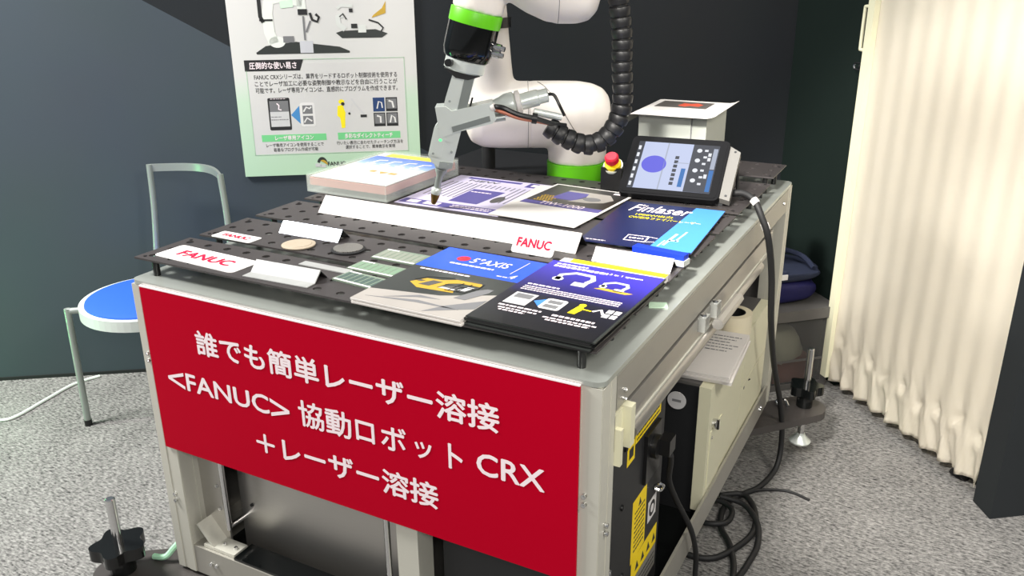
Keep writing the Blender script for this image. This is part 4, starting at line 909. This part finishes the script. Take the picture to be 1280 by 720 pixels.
# ------------------------------------------------------------------ tablet pendant, printer
tb = thing('tablet_pendant', 'black tablet teach pendant with a blue disc on its lit screen', 'tablet', (0.765, 0.862, ZP+0.0006), radians(6))
tl = radians(37)                                       # screen plane rises at this angle
tv = Vector((0, cos(tl), sin(tl))); tn = Vector((0, -sin(tl), cos(tl)))
TBF = (Vector((0, -0.022, 0.016)), Vector((1, 0, 0)), tv, tn)
obj('case', prism(rrect(-0.118, 0.0, 0.112, 0.178, 0.014), -0.016, 0.0, TBF), M_bezel, tb, bevel=0.004)
obj('bezel', prism(rrect(-0.112, 0.006, 0.106, 0.172, 0.009), 0.0, 0.0008, TBF), M_bezel, tb)
def screen_mat(name, rgb, e=1.0):
    m = bpy.data.materials.new(name); m.use_nodes = True; b = m.node_tree.nodes['Principled BSDF']
    b.inputs['Base Color'].default_value = (0.01, 0.01, 0.012, 1); b.inputs['Roughness'].default_value = 0.35; b.inputs['Specular IOR Level'].default_value = 0.08
    b.inputs['Emission Color'].default_value = L(rgb); b.inputs['Emission Strength'].default_value = e
    return m
M_scr = screen_mat('screen_pale', (196, 206, 236)); M_scd = screen_mat('screen_dark', (58, 62, 70))
M_scb = screen_mat('screen_blue', (96, 96, 224)); M_scl = screen_mat('screen_light_bar', (170, 178, 196)); M_scs = screen_mat('screen_sky', (40, 112, 184))
M_scw = screen_mat('screen_white', (235, 238, 245))
sc = art('screen', [rect(-0.100, 0.018, 0.090, 0.160)], TBF, M_scr, tb, 0.0008)
art('dark_panel', [rect(0.030, 0.018, 0.090, 0.160), rect(-0.100, 0.018, -0.086, 0.160)], TBF, M_scd, sc, 0.0011)
art('button_column', [rect(0.014, 0.030, 0.024, 0.085)], TBF, M_scs, sc, 0.0011)
art('side_tab', [rect(0.078, 0.022, 0.088, 0.085)], TBF, M_scs, sc, 0.0014); art('side_tab_light', [rect(0.078, 0.088, 0.088, 0.150)], TBF, M_scl, sc, 0.0014)
art('divider', [rect(-0.030, 0.018, -0.027, 0.160), rect(0.0, 0.10, 0.028, 0.102)], TBF, M_scl, sc, 0.0011)
art('blue_disc', [circ(-0.052, 0.092, 0.029, 40, 0.026)], TBF, M_scb, sc, 0.0011)
ic = [rect(-0.006+0.0, 0.034+0.013*k, 0.003, 0.043+0.013*k) for k in range(7)]
art('icons', ic, TBF, M_scd, sc, 0.0011)
art('readouts', [circ(0.046, 0.052+0.03*k, 0.006, 12) for k in range(4)]+[rect(0.058, 0.04+0.02*k, 0.066, 0.046+0.02*k) for k in range(6)]+[rect(0.068, 0.112, 0.075, 0.122), rect(0.068, 0.126, 0.075, 0.136), rect(0.068, 0.06, 0.075, 0.072)]+[rect(-0.098, 0.024+0.022*k, -0.092, 0.036+0.022*k) for k in range(6)], TBF, M_scw, sc, 0.0014)
obj('side_bracket', prism([(0.113, 0.012), (0.136, 0.006), (0.138, 0.150), (0.113, 0.166)], -0.020, -0.004, TBF), M_bracket, tb, bevel=0.003)
bm = bm_new()
for v in (0.02, 0.150): prism(circ(0.126, v, 0.0028, 12), -0.0045, -0.003, TBF, bm)
obj('bracket_screws', bm, M_black, tb)
bm = bm_new(); sweep(bm, [(0.13, 0.02, 0.0), (0.13, 0.035, 0.036)], 0.005, 8); sweep(bm, [(0.136, 0.125, 0.0), (0.13, 0.10, 0.092)], 0.004, 8); sweep(bm, [(-0.10, 0.12, 0.0), (-0.10, 0.10, 0.08)], 0.005, 8)
box(bm, -0.09, 0.12, 0.0, 0.11, 0.0, 0.012)
obj('stand', bm, M_blackm, tb)
eb = obj('stop_box', bx(-0.175, -0.125, 0.035, 0.085, 0.0, 0.058), M_black, tb, bevel=0.006)
def tilt(z0, prof): return lathe(prof, 28, None, Matrix.Translation((-0.150, 0.052, z0)) @ Matrix.Rotation(radians(35), 4, 'X'))
obj('stop_panel', tilt(0.060, [(0.024, -0.003), (0.024, 0.002)]), M_silver, eb, True)
obj('stop_collar', tilt(0.060, [(0.020, 0.002), (0.020, 0.009), (0.016, 0.011)]), M_yellow, eb, True)
obj('stop_button', tilt(0.060, [(0.011, 0.010), (0.011, 0.016), (0.0165, 0.018), (0.0165, 0.030), (0.013, 0.034)]), M_estop, eb, True)

pr = thing('label_printer', 'grey desktop printer box behind the tablet', 'printer', (0.690, 1.165, ZP+0.0114))
obj('body', bx(-0.085, 0.050, -0.085, 0.105, 0.0, 0.152), M_printer, pr, bevel=0.003)
for x in (-0.07, 0.07): obj('foot', cy((x, -0.07, -0.0112), (x, -0.07, 0.0), 0.008, n=12), M_rubber, pr, True)
obj('side_seam', bx(0.0500, 0.0522, -0.082, 0.10, 0.002, 0.150), M_ink_grey, pr)
obj('side_cover', bx(0.052, 0.088, -0.080, 0.105, 0.0, 0.152), M_printer, pr, bevel=0.003)
obj('output_slot', bx(-0.062, 0.022, -0.0865, -0.07, 0.080, 0.088), M_black, pr)
ph = thing('printed_sheet', 'curved white sheet with a dark photo lying on the printer', 'paper', (0.690, 1.165, ZP+0.1640), radians(2))
bm = bm_new(); nx = 20; lay = []
for dz in (0.0, 0.0008):
    lay.append([[bm.verts.new((-0.118+0.236*i/nx, -0.135+0.26*j, dz+0.0004-0.030*max(0.0, (abs(-0.118+0.236*i/nx)-0.09)/0.028)**2*(1 if i < nx/2 else -0.25))) for i in range(nx+1)] for j in range(2)])
for i in range(nx):
    bm.faces.new((lay[0][0][i], lay[0][0][i+1], lay[0][1][i+1], lay[0][1][i])); bm.faces.new((lay[1][0][i], lay[1][0][i+1], lay[1][1][i+1], lay[1][1][i]))
    for j in (0, 1): bm.faces.new((lay[0][j][i], lay[0][j][i+1], lay[1][j][i+1], lay[1][j][i]))
for i in (0, nx): bm.faces.new((lay[0][0][i], lay[0][1][i], lay[1][1][i], lay[1][0][i]))
obj('sheet', bm, M_white, ph, True)
art('photo', [[(-0.075, 0.0), (0.060, 0.0), (0.060, 0.10), (-0.075, 0.10)]], shift(FLAT, 0.0014), mat('photo_dark', (92, 88, 84), 0.5, var=0.35, vscale=60), ph)
art('photo_red', [[(-0.02, 0.03), (0.0, 0.02), (0.012, 0.035), (0.034, 0.03), (0.04, 0.06), (0.02, 0.082), (0.005, 0.068), (-0.015, 0.075)]], shift(FLAT, 0.0017), mat('photo_red', (206, 84, 60), 0.5, var=0.3, vscale=80), ph)
art('caption', dashes(-0.05, 0.07, -0.045, 0.004, random.Random(3))+dashes(-0.03, 0.07, -0.06, 0.003, random.Random(4)), shift(FLAT, 0.0014), M_ink_lgrey, ph)

# ------------------------------------------------------------------ poster on the slate wall
po = thing('poster_board', 'white poster board with pale green edges hanging on the slate wall', 'poster', WO-WN*0.0065+Vector((0, 0, 0.716)), WANG)
PWD, PHT = 0.600, 0.841
M_poster = ramp_mat('poster_green_fade', 2, [(0.0, (184, 214, 184)), (0.42, (194, 217, 194)), (0.56, (212, 211, 208)), (1.0, (214, 212, 210))], 0.0, 0.6, 0.45)
obj('board', bx(0, PWD, -0.005, 0.005, 0, PHT), M_poster, po)
PF2 = (Vector((0, -0.005, -0.716)), Vector((1, 0, 0)), Vector((0, 0, 1)), Vector((0, -1, 0)))       # v = world height
art('text_panel', [rect(0.042, 0.790, 0.558, 1.092)], PF2, mat('poster_panel', (210, 208, 206), 0.45, var=0.01), po, 0.0001)
art('panel_frame', [rect(0.040, 0.788, 0.560, 0.7905), rect(0.040, 0.788, 0.0425, 1.07), rect(0.5575, 0.788, 0.560, 1.105), rect(0.225, 1.103, 0.560, 1.105)], PF2, mat('poster_frame', (170, 198, 172), 0.5), po, 0.0004)
art('header_band', [[(0.037, 1.068), (0.215, 1.068), (0.228, 1.104), (0.037, 1.104)]], PF2, M_ink_black, po, 0.0004)
text('header_lettering', '圧倒的な使い易さ', PF2, (0.052, 1.0745, 0.205, 1.0975), M_ink_white, po, 0.0009, 0.02)
text('body_lettering', 'FANUC CRXシリーズは、業界をリードするロボット制御技術を使用する', PF2, (0.064, 1.040, 0.533, 1.058), M_ink_black, po, 0.0006, 0.008)
text('body_lettering', 'ことでレーザ加工に必要な姿勢制御や教示などを自由に行うことが', PF2, (0.064, 1.018, 0.533, 1.036), M_ink_black, po, 0.0006, 0.008)
text('body_lettering', '可能です。レーザ専用アイコンは、直感的にプログラムを作成できます。', PF2, (0.064, 0.996, 0.533, 1.014), M_ink_black, po, 0.0006, 0.008)
art('phone_picture', [rrect(0.099, 0.872, 0.171, 0.980, 0.005)], PF2, M_ink_black, po, 0.0004)
art('phone_screen', [rect(0.104, 0.884, 0.166, 0.934)], PF2, M_ink_lgrey, po, 0.0007); art('phone_screen_dark', [rect(0.104, 0.934, 0.166, 0.970)], PF2, M_ink_grey, po, 0.0007)
art('phone_marks', [thick([(0.128, 0.962), (0.135, 0.955), (0.133, 0.942), (0.142, 0.940)], 0.004)]+dashes(0.108, 0.16, 0.976, 0.0015, random.Random(2), 0.004, 0.008), PF2, M_ink_white, po, 0.001)
art('phone_lines', dashes(0.106, 0.14, 0.916, 0.002, random.Random(5))+dashes(0.106, 0.163, 0.906, 0.003, random.Random(6), 0.002, 0.005), PF2, M_ink_grey, po, 0.001)
art('callout_wedge', [[(0.172, 0.922), (0.201, 0.952), (0.201, 0.892)]], PF2, mat('poster_blue', (70, 138, 196), 0.5), po, 0.0004)
art('callout_card', [rrect(0.203, 0.882, 0.252, 0.962, 0.008)], PF2, M_label, po, 0.0004)
art('callout_icons', [rect(0.211, 0.925, 0.244, 0.953), rect(0.211, 0.890, 0.244, 0.918)], PF2, M_ink_grey, po, 0.0007)
art('callout_marks', [thick([(0.214, 0.932), (0.224, 0.947), (0.234, 0.942), (0.241, 0.948)], 0.005), thick([(0.214, 0.896), (0.224, 0.911), (0.240, 0.900)], 0.005)], PF2, M_label, po, 0.001)
art('worker_picture', [[(0.325, 0.915), (0.328, 0.948), (0.345, 0.952), (0.353, 0.925), (0.351, 0.908), (0.349, 0.874), (0.337, 0.873), (0.334, 0.908)], circ(0.342, 0.962, 0.010, 16, 0.008)], PF2, M_ink_yel, po, 0.0004)
art('worker_face', [circ(0.346, 0.955, 0.006, 12)], PF2, M_ink_black, po, 0.0007)
art('arm_picture', [thick([(0.376, 0.972), (0.386, 0.955), (0.404, 0.932), (0.416, 0.918)], 0.006), thick([(0.352, 0.932), (0.366, 0.922)], 0.003), thick([(0.366, 0.924), (0.378, 0.956)], 0.002)], PF2, M_ink_lgrey, po, 0.0004)
art('arm_foot', [rect(0.403, 0.908, 0.424, 0.917), circ(0.366, 0.922, 0.004, 10)], PF2, M_ink_black, po, 0.0007)
art('icon_tile', [rect(0.447, 0.926, 0.486, 0.973)], PF2, mat('tile_blue', (34, 62, 110), 0.5), po, 0.0004)
art('icon_tile', [rect(0.490, 0.926, 0.529, 0.973), rect(0.447, 0.876, 0.486, 0.922), rect(0.490, 0.876, 0.529, 0.922)], PF2, M_ink_black, po, 0.0004)
art('icon_face', [rect(0.493, 0.935, 0.526, 0.969), rect(0.450, 0.885, 0.483, 0.919), rect(0.493, 0.885, 0.526, 0.919)], PF2, M_ink_grey, po, 0.0007)
art('icon_marks', [thick([(0.460, 0.936), (0.466, 0.960), (0.476, 0.956), (0.478, 0.938)], 0.004), thick([(0.500, 0.962), (0.512, 0.958), (0.516, 0.938)], 0.006), thick([(0.458, 0.912), (0.470, 0.908), (0.470, 0.888)], 0.006), thick([(0.502, 0.888), (0.508, 0.912), (0.518, 0.904), (0.520, 0.888)], 0.005)], PF2, M_label, po, 0.001)
art('caption_bar', [rect(0.068, 0.834, 0.283, 0.857), rect(0.322, 0.834, 0.534, 0.858)], PF2, M_ink_lgreen, po, 0.0004)
text('caption_lettering', 'レーザ専用アイコン', PF2, (0.112, 0.8375, 0.240, 0.8535), M_ink_white, po, 0.0009, 0.02)
text('caption_lettering', '多彩なダイレクトティーチ', PF2, (0.345, 0.8375, 0.508, 0.8545), M_ink_white, po, 0.0009, 0.02)
text('note_lettering', 'レーザ専用アイコンを使用することで', PF2, (0.080, 0.815, 0.272, 0.828), M_ink_black, po, 0.0006, 0.006)
text('note_lettering', '容易なプログラム作成が可能', PF2, (0.103, 0.799, 0.252, 0.812), M_ink_black, po, 0.0006, 0.006)
text('note_lettering', '行いたい教示に合わせたティーチング方法を', PF2, (0.316, 0.816, 0.542, 0.829), M_ink_black, po, 0.0006, 0.006)
text('note_lettering', '選択することで、簡単教示を実現', PF2, (0.345, 0.801, 0.514, 0.814), M_ink_black, po, 0.0006, 0.006)
# pictures above
art('bench_picture', [[(0.079, 1.127), (0.112, 1.148), (0.21, 1.160), (0.35, 1.142), (0.382, 1.128), (0.382, 1.122), (0.082, 1.122)]], PF2, M_ink_char, po, 0.0004)
art('bench_box', [rect(0.222, 1.124, 0.264, 1.162)], PF2, mat('picture_box', (200, 200, 206), 0.5), po, 0.0007)
art('robot_picture', [thick([(0.140, 1.156), (0.128, 1.19), (0.126, 1.25), (0.136, 1.29), (0.17, 1.30), (0.24, 1.285)], 0.034), circ(0.150, 1.16, 0.026, 18, 0.018), thick([(0.236, 1.29), (0.238, 1.255)], 0.028)], PF2, mat('picture_robot', (228, 232, 224), 0.5), po, 0.0006)
art('robot_picture_green', [thick([(0.17, 1.276), (0.21, 1.280)], 0.022)], PF2, M_ink_pale, po, 0.0009)
art('torch_picture', [thick([(0.240, 1.24), (0.240, 1.165)], 0.006), thick([(0.262, 1.225), (0.246, 1.19)], 0.006), rect(0.170, 1.158, 0.205, 1.178)], PF2, M_ink_grey, po, 0.0009)
art('torch_dark', [thick([(0.104, 1.30), (0.104, 1.24), (0.112, 1.222)], 0.012), rect(0.224, 1.244, 0.254, 1.262), thick([(0.262, 1.25), (0.268, 1.228), (0.284, 1.222), (0.29, 1.236), (0.28, 1.246)], 0.008), rect(0.100, 1.226, 0.142, 1.232), rect(0.10, 1.293, 0.22, 1.305)], PF2, M_ink_black, po, 0.0012)
art('bench_picture', [[(0.341, 1.186), (0.36, 1.192), (0.47, 1.196), (0.510, 1.182), (0.49, 1.169), (0.36, 1.169)]], PF2, M_ink_char, po, 0.0004)
art('worker_arm', [[(0.46, 1.232), (0.506, 1.246), (0.508, 1.284), (0.495, 1.262), (0.465, 1.240)]], PF2, M_ink_gold, po, 0.0006)
art('small_robot', [thick([(0.372, 1.196), (0.352, 1.214), (0.350, 1.236), (0.366, 1.242)], 0.016), thick([(0.350, 1.262), (0.362, 1.272), (0.400, 1.270)], 0.010), rect(0.414, 1.186, 0.440, 1.21)], PF2, mat('picture_robot2', (216, 218, 214), 0.5), po, 0.0008)
art('small_marks', [thick([(0.356, 1.236), (0.368, 1.246), (0.378, 1.228)], 0.004), rect(0.388, 1.250, 0.400, 1.262), rect(0.392, 1.200, 0.412, 1.214), thick([(0.45, 1.226), (0.48, 1.216), (0.496, 1.2), (0.488, 1.188)], 0.005)], PF2, M_ink_black, po, 0.0011)
# company mark at the foot
art('mark_arc', [[(0.262+0.018*cos(radians(a)), 0.750+0.026*sin(radians(a))) for a in range(20, 161, 10)]+[(0.262+0.010*cos(radians(a)), 0.750+0.014*sin(radians(a))) for a in range(160, 19, -10)]], PF2, M_ink_char, po, 0.0004)
art('mark_yellow', [[(0.264+0.016*cos(radians(a)), 0.748+0.018*sin(radians(a))) for a in range(0, 121, 15)]], PF2, M_ink_gold, po, 0.0007)
art('mark_grey', [rect(0.238, 0.742, 0.258, 0.754), rect(0.256, 0.740, 0.274, 0.750)], PF2, M_ink_lgrey, po, 0.0005)
text('mark_lettering', 'FANUC', PF2, (0.280, 0.744, 0.340, 0.759), M_ink_black, po, 0.0009, 0.02)

# ------------------------------------------------------------------ chair
ch = thing('chair', 'grey tube chair with a round blue seat beside the slate wall', 'chair', (-0.85, 0.70, 0.0))
obj('seat', lathe([(0.10, 0.405), (0.186, 0.408), (0.192, 0.416), (0.188, 0.427), (0.16, 0.433), (0.05, 0.435)], 56), M_seat, ch, True)
obj('seat_rim', ring_bm(0.188, 0.206, 0.388, 0.422, 64), M_seatrim, ch, bevel=0.003)
obj('seat_pan', cy((0, 0, 0.392), (0, 0, 0.405), 0.19, n=48), M_seatrim, ch, True)
def leg(bx0, by0, tx, ty):
    lg_ = obj('leg', sweep(bm_new(), [(bx0, by0, 0.012), (tx, ty, 0.405)], 0.0105, 14), M_tube, ch, True)
    obj('foot_cap', cy((bx0, by0, 0.0), (bx0+(tx-bx0)*0.05, by0+(ty-by0)*0.05, 0.02), 0.0118, n=14), M_black, lg_, True)
    d = Vector((-tx, -ty, 0)).normalized()
    obj('leg_bracket', sweep(bm_new(), [(tx, ty, 0.397), (tx+d.x*0.11, ty+d.y*0.11, 0.397)], 0.010, 12), M_tube, lg_, True)
leg(-0.184, -0.166, -0.184, -0.160); leg(0.184, -0.166, 0.184, -0.160); leg(-0.19, 0.19, -0.18, 0.175); leg(0.19, 0.19, 0.18, 0.175)
for sx in (-1, 1):
    obj('back_upright', sweep(bm_new(), smooth_path([(sx*0.175, 0.172, 0.39), (sx*0.172, 0.19, 0.5), (sx*0.165+(-0.004), 0.205, 0.65), (sx*0.158-0.012, 0.212, 0.785)], 5), 0.010, 14), M_tube, ch, True)
bm = bm_new(); n = 22; rings = []
for i in range(n+1):
    t = i/n; x = -0.170+0.316*t; y = 0.212+0.075*sin(pi*t)
    rings.append([bm.verts.new((x, y+dy, z)) for dy, z in ((-0.004, 0.762), (0.004, 0.762), (0.005, 0.786), (-0.005, 0.786))])
for a, b in zip(rings, rings[1:]):
    for k in range(4): bm.faces.new((a[k], a[(k+1) % 4], b[(k+1) % 4], b[k]))
bm.faces.new(rings[0]); bm.faces.new(rings[-1])
obj('back_rail', bm, M_tube, ch, True)

# ------------------------------------------------------------------ floor cables
tag(obj('white_cable', tube([(-1.45, 0.30, 0.005), (-1.33, 0.40, 0.005), (-1.29, 0.45, 0.005), (-1.31, 0.585, 0.005), (-1.326, 0.70, 0.005), (-1.30, 0.785, 0.005)], 0.0055, 8), M_white_cable, None, True), 'white cable lying on the carpet at the foot of the slate wall', 'cable')
pc = thing('pendant_cable', 'black cable running from the tablet over the table edge to a coil on the carpet', 'cable', (1.0, 0.95, 0.0))
def cab(name, pts, r, parent, off, sub=8):
    return obj(name, tube([Vector(p)-Vector(off) for p in pts], r, 10, sub), M_rubber, parent, True)
OFF = (1.0, 0.95, 0.0)
cab('cable', [(0.885, 0.925, 0.902), (0.915, 0.925, 0.906), (0.945, 0.915, 0.895), (0.968, 0.905, 0.86), (0.985, 0.915, 0.81), (0.99, 0.975, 0.70), (0.99, 1.03, 0.565), (0.99, 1.14, 0.40), (1.0, 1.25, 0.235), (1.01, 1.285, 0.11), (1.01, 1.25, 0.03), (0.985, 1.16, 0.009),
              (0.945, 1.09, 0.009), (0.922, 1.02, 0.009), (0.935, 0.93, 0.009), (0.975, 0.865, 0.009), (1.008, 0.78, 0.009), (1.018, 0.70, 0.009), (1.01, 0.60, 0.009)], 0.0078, pc, OFF)
for k, (p, q) in enumerate((((0.942, 0.916, 0.897), (0.952, 0.912, 0.889)), ((0.974, 0.908, 0.846), (0.979, 0.911, 0.833)))):
    obj('cable_marker', cy(Vector(p)-Vector(OFF), Vector(q)-Vector(OFF), 0.0092, n=12), M_label, pc, True)
cab('cable_loop', [(0.90, 1.05, 0.02), (0.955, 1.085, 0.018), (1.0, 1.03, 0.016), (1.018, 0.945, 0.012), (1.0, 0.865, 0.012), (0.955, 0.79, 0.010), (0.895, 0.775, 0.009), (0.83, 0.79, 0.009)], 0.0078, pc, OFF)
cab('cable_loop', [(0.905, 1.03, 0.03), (0.97, 1.03, 0.024), (1.02, 0.97, 0.020), (1.04, 0.89, 0.01), (1.035, 0.80, 0.009), (1.025, 0.72, 0.009), (1.02, 0.62, 0.009)], 0.0078, pc, OFF)
cab('cable_loop', [(0.83, 1.0, 0.009), (0.90, 1.02, 0.022), (0.945, 1.0, 0.02), (0.950, 0.945, 0.018), (0.915, 0.915, 0.018), (0.86, 0.925, 0.01), (0.80, 0.96, 0.009)], 0.0075, pc, OFF)
cab('cable_loop', [(0.945, 1.10, 0.012), (1.0, 1.155, 0.006), (1.06, 1.18, 0.004), (1.12, 1.165, 0.003)], 0.004, pc, OFF)
pw = tag(obj('power_cable', tube([(0.955, 0.352, 0.545), (0.952, 0.366, 0.52), (0.940, 0.405, 0.455), (0.947, 0.446, 0.384), (0.967, 0.495, 0.292), (0.972, 0.535, 0.205), (0.972, 0.548, 0.125), (0.985, 0.53, 0.03), (1.0, 0.47, 0.009), (1.03, 0.36, 0.009)], 0.0058, 10, 8), M_rubber, None, True), 'black power cable drooping from the laser unit plug over the lower rail', 'cable')

# ------------------------------------------------------------------ crate and bag behind the cart
CA = radians(43)
cr_ = thing('storage_crate', 'smoked plastic storage crate with a dark lid in the corner by the folding door', 'crate', (0.80, 1.875, 0.0), CA)
bm = bm_new(); cx2, cy2, t = 0.20, 0.13, 0.004
for a in ((-cx2, cx2, -cy2, cy2, 0, t), (-cx2, -cx2+t, -cy2, cy2, t, 0.262), (cx2-t, cx2, -cy2, cy2, t, 0.262), (-cx2+t, cx2-t, -cy2, -cy2+t, t, 0.262), (-cx2+t, cx2-t, cy2-t, cy2, t, 0.262)): box(bm, *a)
obj('tub', bm, M_smoke, cr_)
for x in (-cx2-0.004, cx2-0.020):
    for y in (-cy2-0.004, cy2-0.02): obj('corner_rib', bx(x, x+0.024, y, y+0.024, 0, 0.262), M_dgrey, cr_, bevel=0.002)
for z0_, z1_ in ((0.0, 0.022), (0.105, 0.113)): obj('band', bx(-cx2+0.021, cx2-0.021, -cy2-0.004, -cy2-0.0003, z0_, z1_), M_dgrey, cr_)
obj('lid', bx(-cx2-0.012, cx2+0.012, -cy2-0.012, cy2+0.012, 0.262, 0.300), M_dgrey, cr_, bevel=0.006)
bm = bm_new(); bmesh.ops.create_icosphere(bm, subdivisions=3, radius=0.09, matrix=Matrix.Translation((0.06, -0.02, 0.11)) @ Matrix.Diagonal((1.1, 0.8, 1.1, 1)))
rng = random.Random(9)
for v in bm.verts: v.co += Vector((rng.uniform(-1, 1), rng.uniform(-1, 1), rng.uniform(-1, 1)))*0.006
obj('bagged_contents', bm, mat('pale_bag', (196, 196, 170), 0.5, var=0.2, vscale=20), cr_, True)
obj('boxed_contents', bx(0.02, 0.18, -0.09, 0.08, 0.006, 0.085), mat('brown_box', (142, 84, 66), 0.7, var=0.3, vscale=16), cr_, bevel=0.004)
bg = thing('navy_bag', 'navy blue cloth bag lying on the storage crate lid', 'bag', (0.80, 1.885, 0.300), CA)
def cushion(name, sx, sy, sz, z, m, seed, parent, dx=0, dy=0):
    bm = bm_new(); bmesh.ops.create_cube(bm, size=2.0); bmesh.ops.subdivide_edges(bm, edges=bm.edges[:], cuts=7, use_grid_fill=True)
    rng = random.Random(seed); ph = [rng.uniform(0, 6) for _ in range(6)]
    for v in bm.verts:
        c = v.co.copy(); l = (abs(c.x)**4+abs(c.y)**4+abs(c.z)**4)**0.25
        c = c/l; w = 0.06*sin(5*c.x+ph[0])*cos(4*c.y+ph[1])+0.05*sin(9*c.y+3*c.z+ph[2])
        zf = 1.0 if c.z < 0 else 0.82+0.18*cos(2*c.x+ph[3])
        v.co = Vector((dx+sx*c.x*(1+w*0.6), dy+sy*c.y*(1+w*0.6), z+sz*max(-1, c.z*zf+w*0.8)))
    return obj(name, bm, m, parent, True)
cushion('body', 0.165, 0.105, 0.048, 0.049, M_navy2, 4, bg, 0.0)
fl_ = cushion('flap', 0.170, 0.110, 0.026, 0.106, M_navy, 6, bg, 0.005)
obj('strap', tube([(0.13, -0.09, 0.125), (0.12, -0.02, 0.150), (0.04, 0.04, 0.165), (-0.04, 0.03, 0.150), (-0.06, -0.05, 0.135), (0.02, -0.10, 0.120)], 0.009, 8), M_navy, bg, True)
obj('white_tag', bx(-0.01, 0.02, -0.112, -0.108, 0.10, 0.118), M_label, fl_)
gp = tag(cushion('grey_pouch', 0.055, 0.05, 0.075, 0.0, mat('grey_pouch_cloth', (112, 112, 106), 0.6, var=0.25, vscale=30), 12, None), 'crumpled grey pouch standing on the navy bag behind the cart post', 'pouch')
gp.location = (0.775, 1.90, 0.545); gp.rotation_euler = (0, 0, CA)
